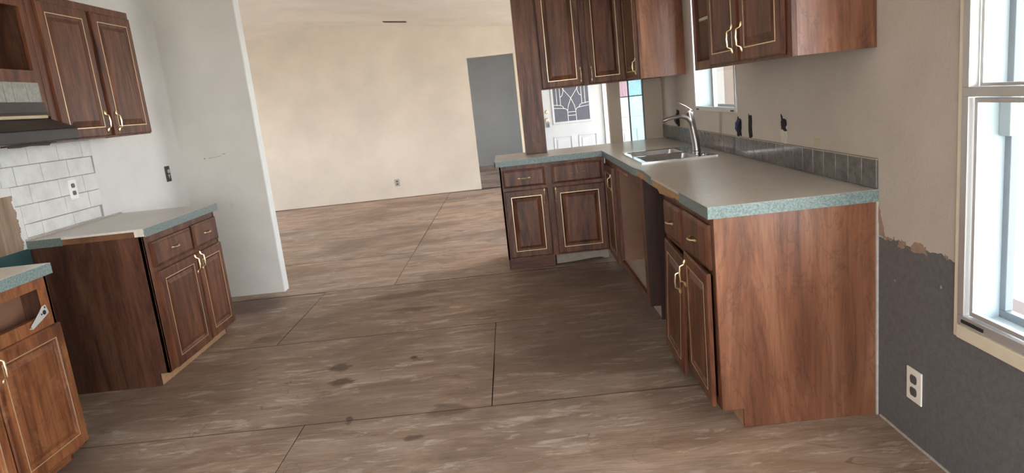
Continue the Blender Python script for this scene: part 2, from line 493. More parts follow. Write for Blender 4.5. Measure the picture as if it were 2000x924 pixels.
# ------------------------------------------------------------------ structure: walls, ceiling, floor
def wall(name, axis, c0, c1, a0, a1, z0, z1, mat, holes=(), label=None):
    """axis 'x': slab between x=c0..c1 running a0..a1 in y; axis 'y' likewise."""
    mb = MB()
    us = sorted({a0, a1, *[h[0] for h in holes], *[h[1] for h in holes]})
    zs = sorted({z0, z1, *[h[2] for h in holes], *[h[3] for h in holes]})
    for i in range(len(us) - 1):
        for j in range(len(zs) - 1):
            um, zm = (us[i] + us[i + 1]) / 2, (zs[j] + zs[j + 1]) / 2
            if any(h[0] < um < h[1] and h[2] < zm < h[3] for h in holes): continue
            if axis == 'x': mb.box(c0, c1, us[i], us[i + 1], zs[j], zs[j + 1])
            else: mb.box(us[i], us[i + 1], c0, c1, zs[j], zs[j + 1])
    me_o = mb.build(name, mat)
    bm = bmesh.new(); bm.from_mesh(me_o.data)
    bmesh.ops.remove_doubles(bm, verts=bm.verts, dist=1e-5)
    # drop the inner faces between neighbouring blocks
    seen = {}
    for f in bm.faces: seen.setdefault(tuple(sorted(v.index for v in f.verts)), []).append(f)
    dead = [f for fs in seen.values() if len(fs) > 1 for f in fs]
    bmesh.ops.delete(bm, geom=dead, context='FACES')
    bmesh.ops.recalc_face_normals(bm, faces=bm.faces)
    bm.to_mesh(me_o.data); bm.free()
    return struct(me_o, label)

BW = (0.30, 2.056, 0.556, 2.02)           # big window: y0 y1 z0 z1
SW = (4.106, 5.005, 1.172, 2.02)          # small window over the sink
wall_right = wall('wall_right', 'x', XR, XR + .14, YBACK, YB + .10, 0, 2.36, WALLRIGHT, [BW, SW, (-1.8, 0.0, .40, 2.05)], 'beige kitchen wall with grey lower part and torn paint edge')
wall_left = wall('wall_left', 'x', XL - .10, XL, YBACK, YP + .1, 0, 2.80, WALLLEFT, (), 'white painted wall behind the range gap')
XPE = -2.052
wall_partition = wall('wall_partition', 'y', YP, YP + .10, XL, XPE, 0, 2.74, WALLPART, (), 'short white partition wall stub with scuffs')
far_holes = [(-.561, .172, 0, 2.083), (.56, 1.60, 0, 2.10), (1.60, 2.60, 0, 2.10)]
wall_far = wall('wall_far', 'y', YF, YF + .12, XFL, XFR, 0, 2.82, WALLFAR, far_holes, 'cream far wall of the living room')
wall_stub = wall('wall_stub', 'y', YB, YB + .10, .887, XR, 0, 2.40, WALLSTUB, [(.987, 1.197, .60, 1.95)], 'short beige wall at the back of the counter')
wall_return = wall('wall_return', 'y', YB, YB + .10, XR + .14, XFR, 0, 2.30, WHITE)
wall_living_right = wall('wall_living_right', 'x', XFR, XFR + .12, YB, YF + .12, 0, 2.3, WALLFAR, [(6.8, 9.0, .35, 2.05), (9.3, 10.55, .25, 2.05)])
wall_living_left = wall('wall_living_left', 'x', XFL - .12, XFL, YBACK, YF + .12, 0, 2.4, WALLFAR, [(2.0, 3.2, .8, 2.05), (7.2, 10.2, .3, 2.05)])
wall_back = wall('wall_back', 'y', YBACK - .12, YBACK, XFL, XR + .14, 0, 2.82, WALLPART, [(-1.9, .9, .06, 2.06), (-5.6, -4.0, .6, 2.05)])
# grey room beyond the doorway
wall('wall_room_back', 'y', 15.15, 15.25, -3.0, 2.0, 0, 2.5, WALLROOM)
wall('wall_room_left', 'x', -3.1, -3.0, YF + .12, 15.25, 0, 2.5, WALLROOM, [(12.2, 14.0, .7, 2.0)])
wall('wall_room_right', 'x', .60, .70, YF + .12, 15.25, 0, 2.5, WALLROOM)
struct(MB().box(-3.1, .7, YF + .12, 15.25, 2.45, 2.55).build('ceiling_room', CEIL))

mb = MB()
t = .12
mb.prism([(XFL - .1, zceil(XFL - .1)), (XRIDGE, ZRIDGE), (XFR + .1, zceil(XFR + .1)), (XFR + .1, zceil(XFR + .1) + t), (XRIDGE, ZRIDGE + t), (XFL - .1, zceil(XFL - .1) + t)], 'y', YBACK - .1, YF + .1)
struct(mb.build('ceiling', CEIL), 'pale vaulted ceiling with a ridge running away from the camera')
# porch roof, its unseen eave added to keep sun off the kitchen; outside ground
struct(MB().box(XR + .14, 2.20, YBACK - .6, 2.9, 2.28, 2.36).box(XR + .14, 3.0, 2.9, YB, 2.28, 2.36).build('roof_porch_sunshade', WHITE))
GROUND = m_plain('desert_ground', srgb(190, 180, 164), .9, var=.15, scale=.6)
struct(MB().box(-40, 40, -40, 50, -.60, -.50).build('ground', GROUND))

# white end cap of the partition
struct(MB().box(XPE, XPE + .012, YP - .004, YP + .104, 0, 2.72).build('trim_1', m_plain('corner_bead_white', srgb(226, 228, 226), .5, var=.04), bevel=.003), 'white corner bead on the partition end')
# doorway jambs in the far wall
mb = MB(); mb.box(.172, .245, YF - .018, YF + .12, 0, 2.083); struct(mb.build('trim_2', CREAMP, bevel=.003), 'cream door jamb on the right of the opening')

# ---- floor
subfloor = struct(MB().box(XFL, XFR, YBACK, 15.2, -.06, -.022).build('floor', m_plain('joist_dark', srgb(52, 42, 36), .9)), 'plywood subfloor laid in staggered sheets')
GRIMY = m_plain('grimy_edge', srgb(66, 52, 44), .9)
def sheet(x0, x1, y0, y1, dz=0.0, tilt=0.0):
    g = .0022
    mb = MB()
    x0 += g; x1 -= g; y0 += .0022; y1 -= .0022
    # slightly uneven edge: a 12-gon outline
    pts = []
    for (ax, ay, bx, by) in ((x0, y0, x1, y0), (x1, y0, x1, y1), (x1, y1, x0, y1), (x0, y1, x0, y0)):
        for k in range(3):
            t_ = k / 3
            j = random.uniform(-.0012, .0012) if k else 0
            pts.append((ax + (bx - ax) * t_ + (j if ax == bx else 0), ay + (by - ay) * t_ + (j if ay == by else 0)))
    cx, cy = (x0 + x1) / 2, (y0 + y1) / 2
    mb.prism([(px - cx, py - cy) for px, py in pts], 'z', -.019, 0)
    o = mb.build('plywood_sheet', PLY, subfloor, (cx, cy, dz))
    o.rotation_euler = (tilt, 0, 0)
    o.data.materials.append(GRIMY)          # the cut edges are black with old dirt
    for p in o.data.polygons:
        if abs(p.normal.z) < .5: p.material_index = 1
    return o
random.seed(11)
rows = [(5.448, 4.205, -1.645), (4.205, 2.985, -.220), (2.985, 1.765, -1.105), (1.765, .545, .1), (.545, -.675, -1.1), (-.675, YBACK, .1)]
for (yt, yb, xj) in rows:
    xs = [xj]
    while xs[0] > XFL: xs.insert(0, xs[0] - 2.44)
    while xs[-1] < XR - .1: xs.append(xs[-1] + 2.44)
    xs[0] = XFL; xs[-1] = XR + .02
    for a, b in zip(xs, xs[1:]):
        if b - a > .05: sheet(a, b, yb, yt - (.002 if yt > 4 else 0), random.uniform(-.0012, .0008), random.uniform(-.0008, .0008))
ys = [5.455, 6.675, 7.895, 9.115, 10.335, 11.555, 12.775, 13.995, 15.2]
for y0, y1 in zip(ys, ys[1:]):
    xs = [XFL, -5.96, -3.52, -1.08, 1.36, XFR]
    for a, b in zip(xs, xs[1:]): sheet(a, b, y0, y1, random.uniform(-.0012, .0006))
struct(MB().box(-.561, .172, YF - .02, YF + .14, 0, .006).build('trim_3', m_plain('threshold_dark', srgb(70, 66, 64), .7)), 'dark threshold in the doorway')

# caulk lines and wall-floor gap
struct(MB().box(XR - .006, XR, YBACK, YR0 - .01, 0, .010).build('trim_4', CAULK, bevel=.002), 'thin pale caulk line along the kitchen wall')
struct(MB().prism([(XR - .010, 0), (XR - .002, 0), (XR, .872), (XR - .008, .872)], 'y', YR0 + .002, YR0 + .010).build('trim_5', CAULK), 'pale caulk line between end panel and wall')
struct(MB().box(XFL, -.561, YF - .008, YF, 0, .012).build('trim_6', m_plain('rough_gap', srgb(120, 96, 78), .9, var=.3, scale=20)), 'rough unpainted line where far wall meets floor')

# ------------------------------------------------------------------ windows
def frame_ring(mb, axis, c0, c1, a0, a1, z0, z1, w):
    for (p, q_, r_, s_) in ((a0, a1, z0, z0 + w), (a0, a1, z1 - w, z1), (a0, a0 + w, z0 + w, z1 - w), (a1 - w, a1, z0 + w, z1 - w)):
        if axis == 'x': mb.box(c0, c1, p, q_, r_, s_)
        else: mb.box(p, q_, c0, c1, r_, s_)
    return mb
def window_x(name, x_in, y0, y1, z0, z1, mid=None, outer=True, label=None, vbar=None):
    root = frame_ring(MB(), 'x', x_in - .010, x_in + .022, y0 - .004, y1 + .004, z0 - .004, z1 + .004, .030).build(name, ALU, bevel=.002)
    struct(root, label)
    if mid:
        MB().box(x_in - .014, x_in + .02, y0 + .028, y1 - .006, mid - .014, mid + .014).build('meeting_rail', ALU, root, bevel=.002)
        frame_ring(MB(), 'x', x_in + .002, x_in + .018, y0 + .03, y1 - .036, z0 + .03, mid - .018, .014).build('sash_frame', ALU, root, bevel=.001)
        frame_ring(MB(), 'x', x_in + .020, x_in + .036, y0 + .03, y1 - .030, mid + .010, z1 - .03, .012).build('sash_frame', ALU, root, bevel=.001)
        MB().box(x_in + .009, x_in + .012, y0 + .045, y1 - .048, z0 + .045, mid - .03).build('glass_pane', GLASS, root)
        MB().box(x_in + .027, x_in + .030, y0 + .04, y1 - .040, mid + .02, z1 - .04).build('glass_pane', GLASS, root)
    else:
        MB().box(x_in + .009, x_in + .012, y0 + .026, y1 - .026, z0 + .026, z1 - .026).build('glass_pane', GLASS, root)
    if vbar: MB().box(x_in - .004, x_in + .02, vbar - .012, vbar + .012, z0 + .02, z1 - .02).build('mullion', ALU, root)
    if outer:
        frame_ring(MB(), 'x', XR + .118, XR + .142, y0 + .001, y1 - .001, z0 + .001, z1 - .001, .028).build('storm_frame', m_plain('storm_grey_' + name, srgb(120, 128, 134), .5), root, bevel=.002)
        frame_ring(MB(), 'x', XR + .024, XR + .118, y0 + .0005, y1 - .0005, z0 + .0005, z1 - .0005, .003).build('reveal_lining', m_plain('reveal_pale_' + name, srgb(178, 192, 198), .6), root)
    return root
w1 = window_x('window_1', XR, *BW[:2], *BW[2:], 1.270, True, 'large aluminium sash window beside the grey lower wall')
MB().box(XR - .020, XR - .002, BW[0], BW[1] - .01, BW[2] - .046, BW[2] - .004).build('sill_trim', CREAMP, w1, bevel=.002)
MB().box(XR - .013, XR - .0095, BW[1] - .12, BW[1] - .02, BW[2] + .004, BW[2] + .014).build('weep_slot', BLACKM, w1)
MB().box(XR + .096, XR + .116, BW[1] - .052, BW[1] - .006, 1.13, 1.255).build('latch_block', m_plain('latch_pale', srgb(150, 158, 160), .5), w1, bevel=.003)
MB().box(XR - .008, XR - .001, BW[1] + .002, BW[1] + .022, BW[2] - .05, BW[3]).build('jamb_trim', CREAMP, w1, bevel=.001)
w2 = window_x('window_2', XR, *SW[:2], *SW[2:], None, True, 'small aluminium window over the sink, half hidden by the wall cabinet', 4.57)
for yy in (SW[0] + .04, SW[1] - .10):
    MB().box(XR - .013, XR - .0095, yy, yy + .055, SW[2] + .002, SW[2] + .012).build('weep_slot', BLACKM, w2)
# what stands on the porch behind the small window
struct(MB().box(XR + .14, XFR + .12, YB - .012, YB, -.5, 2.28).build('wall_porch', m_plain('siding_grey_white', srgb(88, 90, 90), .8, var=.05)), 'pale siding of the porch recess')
pd = thing('porch_door', 'cream porch door seen through the small window over the sink', 'door', (1.90, YB - .013, -.1))
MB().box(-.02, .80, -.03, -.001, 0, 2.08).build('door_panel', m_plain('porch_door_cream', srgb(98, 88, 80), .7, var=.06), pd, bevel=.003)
MB().box(-.10, -.02, -.05, -.001, 0, 2.16).build('door_casing', m_plain('porch_casing', srgb(130, 130, 128), .6), pd, bevel=.003)

# unseen windows, placed and sized to light the rooms: plain glazed frames
def win_plain(name, axis, c, a0, a1, z0, z1):
    r = frame_ring(MB(), axis, c - .03, c + .03, a0, a1, z0, z1, .045).build(name, WHITE)
    struct(r)
    m = (a0 + a1) / 2
    mb = MB()
    if axis == 'x': mb.box(c - .02, c + .02, m - .02, m + .02, z0 + .045, z1 - .045)
    else: mb.box(m - .02, m + .02, c - .02, c + .02, z0 + .045, z1 - .045)
    mb.build('mullion', WHITE, r)
    g = MB()
    if axis == 'x': g.box(c - .002, c + .002, a0 + .04, a1 - .04, z0 + .04, z1 - .04)
    else: g.box(a0 + .04, a1 - .04, c - .002, c + .002, z0 + .04, z1 - .04)
    g.build('glass_pane', GLASS, r)
win_plain('window_unseen_3', 'x', XR + .07, -1.8, 0.0, .40, 2.05)
win_plain('window_unseen_4', 'x', XFR + .06, 6.8, 9.0, .35, 2.05)
win_plain('window_unseen_5', 'x', XFR + .06, 9.3, 10.55, .25, 2.05)
win_plain('window_unseen_6', 'x', XFL - .06, 2.0, 3.2, .8, 2.05)
win_plain('window_unseen_7', 'x', XFL - .06, 7.2, 10.2, .3, 2.05)
win_plain('window_unseen_8', 'y', YBACK - .06, -1.9, .9, .06, 2.06)
win_plain('window_unseen_9', 'y', YBACK - .06, -5.6, -4.0, .6, 2.05)
win_plain('window_unseen_10', 'x', -3.05, 12.2, 14.0, .7, 2.0)
portal('portal_kitchen', (XR + .17, 1.18, 1.29), (-1, 0, 0), 1.8, 1.5)
portal('portal_sink', (XR + .17, 4.555, 1.6), (-1, 0, 0), .95, .9)
portal('portal_dining', (XR + .17, -.9, 1.22), (-1, 0, 0), 1.85, 1.7)
portal('portal_living', (XFR + .15, 7.9, 1.2), (-1, 0, 0), 2.25, 1.75)
portal('portal_entry', (XFR + .15, 9.925, 1.15), (-1, 0, 0), 1.3, 1.85)
portal('portal_west', (XFL - .15, 2.6, 1.42), (1, 0, 0), 1.25, 1.3)
portal('portal_west_far', (XFL - .15, 8.7, 1.18), (1, 0, 0), 3.05, 1.8)
portal('portal_patio', (-.5, YBACK - .15, 1.06), (0, 1, 0), 2.85, 2.05)
portal('portal_back', (-4.8, YBACK - .15, 1.32), (0, 1, 0), 1.65, 1.5)
portal('portal_room', (-3.15, 13.1, 1.35), (1, 0, 0), 1.85, 1.35)

# interior window in the stub wall: film-tinted panes and thin dark bars
w11 = frame_ring(MB(), 'y', YB + .030, YB + .050, .987, 1.197, .60, 1.95, .006).build('window_11', m_plain('bar_grey', srgb(104, 100, 104), .5))
struct(w11, 'narrow window with thin grey bars and tinted panes behind the sink counter')
MB().box(1.064, 1.074, YB + .030, YB + .050, .606, 1.944).build('mullion', bpy.data.materials['bar_grey'], w11)
MB().box(.993, 1.191, YB + .031, YB + .049, 1.296, 1.305).build('muntin', bpy.data.materials['bar_grey'], w11)
for (a, b, c, d, g, lb) in ((.993, 1.064, 1.305, 1.944, PINK, 'pink tinted pane'), (1.074, 1.191, 1.305, 1.944, BLUE, 'sky blue tinted pane'),
                        (.993, 1.064, .606, 1.296, CLEAR, 'clear pane'), (1.074, 1.191, .606, 1.296, PALE, 'pale cyan pane')):
    MB().box(a, b, YB + .038, YB + .041, c, d).build('glass_pane', g, w11, label=lb)

# ------------------------------------------------------------------ entry doors
def arc(cx, cz, r, a0, a1, n=7):
    return [(cx + r * math.cos(a0 + (a1 - a0) * k / n), cz + r * math.sin(a0 + (a1 - a0) * k / n)) for k in range(n + 1)]
DOORW = m_plain('door_white', srgb(198, 202, 204), .5, var=.03)
def entry_door(name, x0, x1, glassmat, label, hardware):
    root = MB().box(x0, x1, YF + .02, YF + .06, .01, 2.04).build(name, DOORW, bevel=.002)
    struct(root, label)
    yc = YF + .02
    gx0, gx1, gz0, gz1 = x0 + .175, x1 - .225, .945, 1.86
    cx = (gx0 + gx1) / 2
    frame_ring(MB(), 'y', yc - .018, yc + .002, gx0 - .035, gx1 + .035, gz0 - .035, gz1 + .035, .035).build('glass_frame', DOORW, root, bevel=.005)
    MB().box(gx0, gx1, yc - .006, yc + .002, gz0, gz1).build('leaded_glass', glassmat, root)
    hw = (gx1 - gx0) / 2
    L = []
    for sg in (-1, 1):
        X = lambda a: cx + sg * a
        L.append([(X(.065), gz0), (X(.065), 1.10), (X(.075), 1.125), (X(.10), 1.145), (X(.13), 1.15), (X(hw), 1.165)])
        L.append([(X(hw), 1.215), (X(.17), 1.20), (X(.14), 1.185), (X(.125), 1.16), (X(.12), 1.14)])
        L.append([(X(.065), 1.10), (X(.05), 1.18), (X(0), 1.30), (X(-.06), 1.38), (X(-.12), 1.46), (X(-.12), 1.60), (X(-.05), 1.72), (X(0), 1.78)])
        L.append([(X(.225), 1.20), (X(.225), gz1)])
        L.append([(X(.17), 1.20), (X(.17), 1.62), (X(.12), 1.72), (X(.0), gz1)])
        L.append([(X(.17), 1.325), (X(.14), 1.345), (X(.115), 1.40), (X(.10), 1.52)])
    for zz in (1.03, 1.085): L.append([(cx - .065, zz), (cx + .065, zz)])
    came = MB()
    for ln in L: came.tube([(a, yc - .008, b) for a, b in ln], .0045, 5)
    came.build('lead_came', WHITE, root)
    for i in range(2):
        pw = (x1 - x0 - .36) / 2
        a = x0 + .13 + i * (pw + .10)
        frame_ring(MB(), 'y', yc - .012, yc + .002, a, a + pw, .16, .72, .022).build('panel_moulding', DOORW, root, bevel=.006)
        MB().prism([(a + .05, .21), (a + pw - .05, .21), (a + pw - .05, .67), (a + .05, .67)], 'y', yc - .009, yc + .002).build('raised_panel', DOORW, root, bevel=.008)
    if hardware:
        MB().lathe([(.030, 0), (.030, -.008), (.022, -.012), (.016, -.026), (.015, -.028)], (x0 + .055, yc, 1.124), 'y', 18).build('deadbolt', BRASS, root)
        MB().lathe([(.030, 0), (.030, -.007), (.012, -.012), (.011, -.035), (.024, -.045), (.027, -.058), (.018, -.070)], (x0 + .055, yc, 1.0), 'y', 18).build('door_knob', BRASS, root)
    return root
entry_door('door_1', .560, 1.518, LEADG, 'white entry door with leaded glass and brass hardware', True)
entry_door('door_2', 1.640, 2.560, LEADL, 'second white leaded-glass door seen through the narrow window', False)
for i, (a, b) in enumerate(((.535, .560), (1.522, 1.640), (2.560, 2.60))):
    struct(MB().box(a, b, YF - .02, YF + .07, 0, 2.06).build('trim_%d' % (7 + i), WHITE, bevel=.002))
struct(MB().box(.535, 2.60, YF - .02, YF + .07, 2.045, 2.12).build('trim_10', WHITE, bevel=.002))
struct(MB().box(.55, 2.60, YF + .08, YF + .12, 0, 2.1).build('trim_11', WHITE))
lb = thing('key_lock_box', 'small grey key lock box hanging from the brass entry door knob', 'lock box', (.615, YF - .045, .88))
MB().box(-.032, .032, -.016, .016, 0, .085).build('case', m_plain('lockbox_grey', srgb(150, 152, 150), .4, .4), lb, bevel=.008)
MB().box(-.020, .020, -.019, -.015, .015, .055).build('keypad', m_plain('lockbox_pad', srgb(96, 104, 104), .5), lb, bevel=.002)
MB().tube([(-.020, 0, .08), (-.020, 0, .125)] + [(.020 * math.cos(a), 0, .125 + .02 * math.sin(a)) for a in [PI - k * PI / 6 for k in range(1, 6)]] + [(.020, 0, .125), (.020, 0, .08)], .0045, 8).build('shackle', STEEL, lb)

# ------------------------------------------------------------------ cabinet kit
def rings_mesh(mb, w, h, prof, y_off=0, cx=0, cz=0):
    """concentric rectangular loops: prof = [(inset, y)], closed with a centre face"""
    vs = []; fs = []
    for ins, y in prof:
        for (sx, sz) in ((-1, -1), (1, -1), (1, 1), (-1, 1)):
            vs.append((cx + sx * (w / 2 - ins), y + y_off, cz + sz * (h / 2 - ins)))
    n = len(prof)
    for i in range(n - 1):
        for k in range(4):
            a, b = i * 4 + k, i * 4 + (k + 1) % 4
            fs.append((a, b, b + 4, a + 4))
    fs.append(tuple((n - 1) * 4 + k for k in range(4)))
    fs.append((3, 2, 1, 0))
    return mb.add(vs, fs)
def pull(parent, loc, vertical=True, L=.096, off=.026, mat=None):
    """arched brass pull with a spoon-shaped end at each foot; local -y is outwards"""
    pts = []; rad = []
    H = L / 2
    prof = [(-H - .014, -.002, .0035), (-H - .008, -.004, .0060), (-H + .002, -.006, .0062), (-H + .008, -.010, .0032), (-H + .014, -off * .92, .0036), (-H + .018, -off, .0040), (-H + .030, -off, .0044),
            (0, -off - .002, .0050), (H - .030, -off, .0044), (H - .018, -off, .0040), (H - .014, -off * .92, .0036), (H - .008, -.010, .0032), (H - .002, -.006, .0062), (H + .008, -.004, .0060), (H + .014, -.002, .0035)]
    for s_, y, r_ in prof:
        pts.append((0, y, s_) if vertical else (s_, y, 0)); rad.append(r_ * 1.02)
    o = MB().tube(pts, rad, 8).build('handle', mat or BRASS, parent, loc)
    return o
def door(parent, x0, x1, z0, z1, mats=W, handle=None, t=.019, y=0.0, bead=True, stile=.056):
    """raised panel door, local frame: width along x, front towards -y; handle = (x, z) in cabinet coordinates"""
    w, h = x1 - x0, z1 - z0
    cx, cz = (x0 + x1) / 2, (z0 + z1) / 2
    s = min(stile, w * .22)
    mb = MB()
    prof = [(0, 0), (0, -t + .005), (.003, -t + .002), (.007, -t), (s, -t), (s + .002, -t + .004), (s + .006, -t + .005), (s + .010, -t + .009), (s + .014, -t + .010),
            (s + .034, -t + .002), (s + .037, -t + .001)]
    rings_mesh(mb, w, h, prof)
    o = mb.build('door', mats['z'], parent, (cx, y, cz))
    if bead:
        b = MB()
        frame_ring(b, 'y', -t - .0010, -t + .003, -w / 2 + s - .0045, w / 2 - s + .0045, -h / 2 + s - .0045, h / 2 - s + .0045, .0042)
        b.build('gold_bead', BEAD, o)
    if handle: pull(o, (handle[0] - cx, -t, handle[1] - cz))
    return o
def drawer(parent, x0, x1, z0, z1, mats=W, handle=True, t=.019, y=0.0):
    w, h = x1 - x0, z1 - z0
    mb = MB()
    rings_mesh(mb, w, h, [(0, 0), (0, -t + .008), (.004, -t + .005), (.012, -t + .003), (.016, -t), (.018, -t)])
    o = mb.build('drawer_front', mats['z'], parent, ((x0 + x1) / 2, y, (z0 + z1) / 2))
    if handle: pull(o, (0, -t, 0), False, .075, .022)
    return o
def face_frame(parent, w, z0, z1, openings, mats=W, t=.019):
    """openings: list of (x0,x1,z0,z1) cut out of the face"""
    mb = MB()
    us = sorted({0, w, *[o[0] for o in openings], *[o[1] for o in openings]})
    zs = sorted({z0, z1, *[o[2] for o in openings], *[o[3] for o in openings]})
    for i in range(len(us) - 1):
        for j in range(len(zs) - 1):
            um, zm = (us[i] + us[i + 1]) / 2, (zs[j] + zs[j + 1]) / 2
            if any(h[0] < um < h[1] and h[2] < zm < h[3] for h in openings): continue
            mb.box(us[i], us[i + 1], 0, t, zs[j], zs[j + 1])
    return mb.build('face_frame', mats['z'], parent)
def side_base(parent, x0, x1, depth, mat, toe=.075, toe_h=.10, top=CB, y0=0.0, label=None):
    """side panel with the toe notch cut in the lower front corner"""
    return MB().prism([(y0, toe_h), (toe, toe_h), (toe, 0), (depth, 0), (depth, top), (y0, top)], 'x', x0, x1).build('side_panel', mat, parent, bevel=.0015, label=label)

# ---- near base cabinet of the long counter (faces -x): local x=0 at the far end, runs towards the camera
rzR = -PI / 2
dR = XR - XCF - .004
def on_right(yworld): return None
c1 = thing('base_cabinet', 'long counter base cabinet nearest the camera with big orange-brown end panel', 'cabinet', (XCF, 3.385, 0), rzR)
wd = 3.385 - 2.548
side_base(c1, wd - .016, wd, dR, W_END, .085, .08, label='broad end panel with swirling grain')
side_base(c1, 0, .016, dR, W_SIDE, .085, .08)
face_frame(c1, wd - .016, .08, CB, [(.05, .39, .665, .815), (.43, .79, .665, .815), (.05, .39, .115, .63), (.43, .79, .115, .63)])
MB().box(.016, wd - .016, .085, .10, 0, .08).build('toe_kick', RAW, c1)
MB().box(.016, wd - .016, .02, dR, .08, .095).build('bottom_board', INNER, c1)
MB().box(.016, wd - .016, dR - .008, dR - .002, .095, CB).build('back_board', INNER, c1)
drawer(c1, .045, .375, .655, .830)
drawer(c1, .415, .795, .655, .835)
d = door(c1, .020, .385, .060, .628, handle=(.350, .52), y=-.010)
d.rotation_euler = (R(-1.5), R(4.8), 0); d.location.z -= .008
d = door(c1, .402, .792, .080, .645, handle=(.436, .55), y=-.004)
d.rotation_euler = (0, R(1.0), R(-1.5))

# ---- sink cabinet with the corner door and the open front
c2 = thing('sink_cabinet', 'open-fronted sink base cabinet beneath the double sink with missing door', 'cabinet', (XCF, 5.455, 0), rzR)
w2_ = 5.455 - 3.925
side_base(c2, w2_ - .016, w2_, dR, m_wood('unlit_side_veneer', 'z', (34, 18, 14), (54, 30, 23), (72, 44, 34), .5, 0, .8), .06, .09)  # shade of the dishwasher gap put into the veneer colour
face_frame(c2, w2_ - .016, .095, CB, [(.06, .40, .13, .80), (.525, w2_ - .11, .135, .815)])
MB().box(0, w2_ - .016, .065, .080, 0, .095).build('toe_kick', RAWPALE, c2)
MB().box(.0, w2_ - .016, .02, dR, .115, .130).build('bottom_board', INNERL, c2)
MB().box(.0, w2_ - .016, dR - .008, dR - .002, .130, CB).build('back_board', INNER, c2)
MB().box(.50, .514, .02, dR - .01, .130, CB).build('divider', INNER, c2)
MB().box(-.0305, -.0005, 0, .019, .095, CB).build('corner_stile', W['z'], c2)
door(c2, .012, .432, .085, .812, handle=(.375, .70), t=.019)
for i, (a, b) in enumerate(((.60, .66), (.74, .80), (.90, 1.02))):
    MB().box(a, b, -.002, .001, .818, .832).build('glue_scar', m_plain('glue_tan', srgb(150, 112, 84), .8, var=.2, scale=60), c2)
for zz in (.20, .66):
    h_ = MB(); h_.box(.462, .49, -.004, 0, zz, zz + .045); h_.lathe([(.005, zz - .004), (.005, zz + .05)], (.470, -.005, 0), 'z', 8)
    h_.build('hinge', m_plain('hinge_bronze_%d' % int(zz * 10), srgb(96, 76, 56), .4, .7), c2)

# ---- peninsula cabinet (faces the camera)
PF = 5.486
c3 = thing('peninsula_cabinet', 'dark peninsula base cabinet facing the camera with two gold-beaded doors', 'cabinet', (-.121, PF, 0), 0)
wp = XCF + .121
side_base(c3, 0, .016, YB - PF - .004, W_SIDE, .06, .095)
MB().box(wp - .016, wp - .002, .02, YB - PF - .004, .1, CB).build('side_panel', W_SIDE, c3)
face_frame(c3, wp - .003, .10, CB, [(.05, .33, .70, .82), (.45, .79, .70, .82), (.05, .33, .135, .65), (.45, .79, .135, .65)])
MB().box(.016, .385, .062, .078, .0, .095).build('toe_kick', W['x'], c3)
MB().prism([(.395, .012), (.55, .018), (.66, .030), (.76, .034), (.80, .02), (wp - .02, .02), (wp - .02, .094), (.395, .094)], 'y', .056, .074).build('toe_kick', RAWPALE, c3, label='pale broken toe board')
MB().box(.388, .396, .05, .08, 0, .10).build('toe_gap', DARK, c3)
MB().box(.0, wp - .003, YB - PF - .010, YB - PF - .002, .0, CB).build('back_board', W_SIDE, c3)
MB().box(.016, wp - .016, .02, YB - PF - .01, .1, .115).build('bottom_board', INNER, c3)
drawer(c3, .022, .360, .690, .832)
dr = drawer(c3, .420, .818, .690, .842, handle=False)
for (px, pz, ln, rz_) in ((.0, .03, .05, 80), (-.045, -.006, .03, 5), (.055, .0, .03, 0), (.01, -.01, .03, 60)):
    s_ = MB().box(-ln / 2, ln / 2, -.0205, -.019, -.0012, .0012).build('scratch', m_plain('scratch_tan%d' % rz_, srgb(160, 122, 96), .7), dr, (px, 0, pz)); s_.rotation_euler = (0, R(rz_), 0)
door(c3, .022, .372, .112, .664, handle=(.345, .60))
door(c3, .418, .832, .112, .662, handle=(.436, .60))

# ---- L-shaped worktop
SX0, SX1, SY0, SY1 = .812, 1.165, 4.252, 4.972
top = thing('countertop', 'beige L-shaped worktop with teal edge over the right-hand cabinets', 'countertop', (0, 0, 0))
X1_, Y1_ = XR - .001, YB - .001
# front edge with the chipped, wavy laminate near the sink
edge_pts = [(XRF, YR0), (XRF, 3.40), (XRF + .002, 3.60), (XRF + .012, 3.75), (XRF + .018, 3.88), (XRF + .010, 3.98), (XRF - .002, 4.12), (XRF, 4.25)]
mb = MB()
mb.prism([(x, y) for x, y in edge_pts] + [(SX0, SY0), (SX0, SY0), (X1_, SY0), (X1_, YR0)][0:1] + [(X1_, SY0), (X1_, YR0)], 'z', CT - .012, CT)
mb.box(XRF, SX0, SY0, SY1, CT - .012, CT)
mb.box(SX1 - .005, X1_, SY0, SY1, CT - .012, CT)
mb.box(XRF, X1_, SY1, Y1_, CT - .012, CT)
mb.box(XP0, XRF, YRC, Y1_, CT - .012, CT)
mb.build('laminate_top', LAM, top)
core = MB()
for (a, b, c, d_) in ((XRF + .006, X1_, YR0 + .006, SY0), (XRF + .006, SX0, SY0, SY1), (SX1 - .005, X1_, SY0, SY1), (XRF + .006, X1_, SY1, Y1_ - .006), (XP0 + .006, XRF + .006, YRC + .006, Y1_ - .006)):
    core.box(a, b, c, d_, CB, CT - .012)
core.build('particle_core', RAW, top, label='exposed tan board where the edge strip is missing')
def strip(pts, z0, z1, th, name, mat, lab=None):
    for (a, b) in pts:
        (xa, ya), (xb, yb_) = a, b
        mb_ = MB()
        mb_.box(min(xa, xb), max(xa, xb) + (th if xa == xb else 0), min(ya, yb_), max(ya, yb_) + (th if ya == yb_ else 0), z0, z1)
        mb_.build(name, mat, top, label=lab)
strip([((XRF - .0015, YR0 - .0015), (X1_, YR0 - .0015))], CB - .002, CT - .0008, .007, 'edge_strip', EDGE)
strip([((XRF - .0015, YR0), (XRF - .0015, 2.975))], CB - .002, CT - .0008, .007, 'edge_strip', EDGE)
strip([((XP0 - .0015, YRC - .0015), (XRF + .004, YRC - .0015))], CB - .002, CT - .0008, .007, 'edge_strip', EDGE)
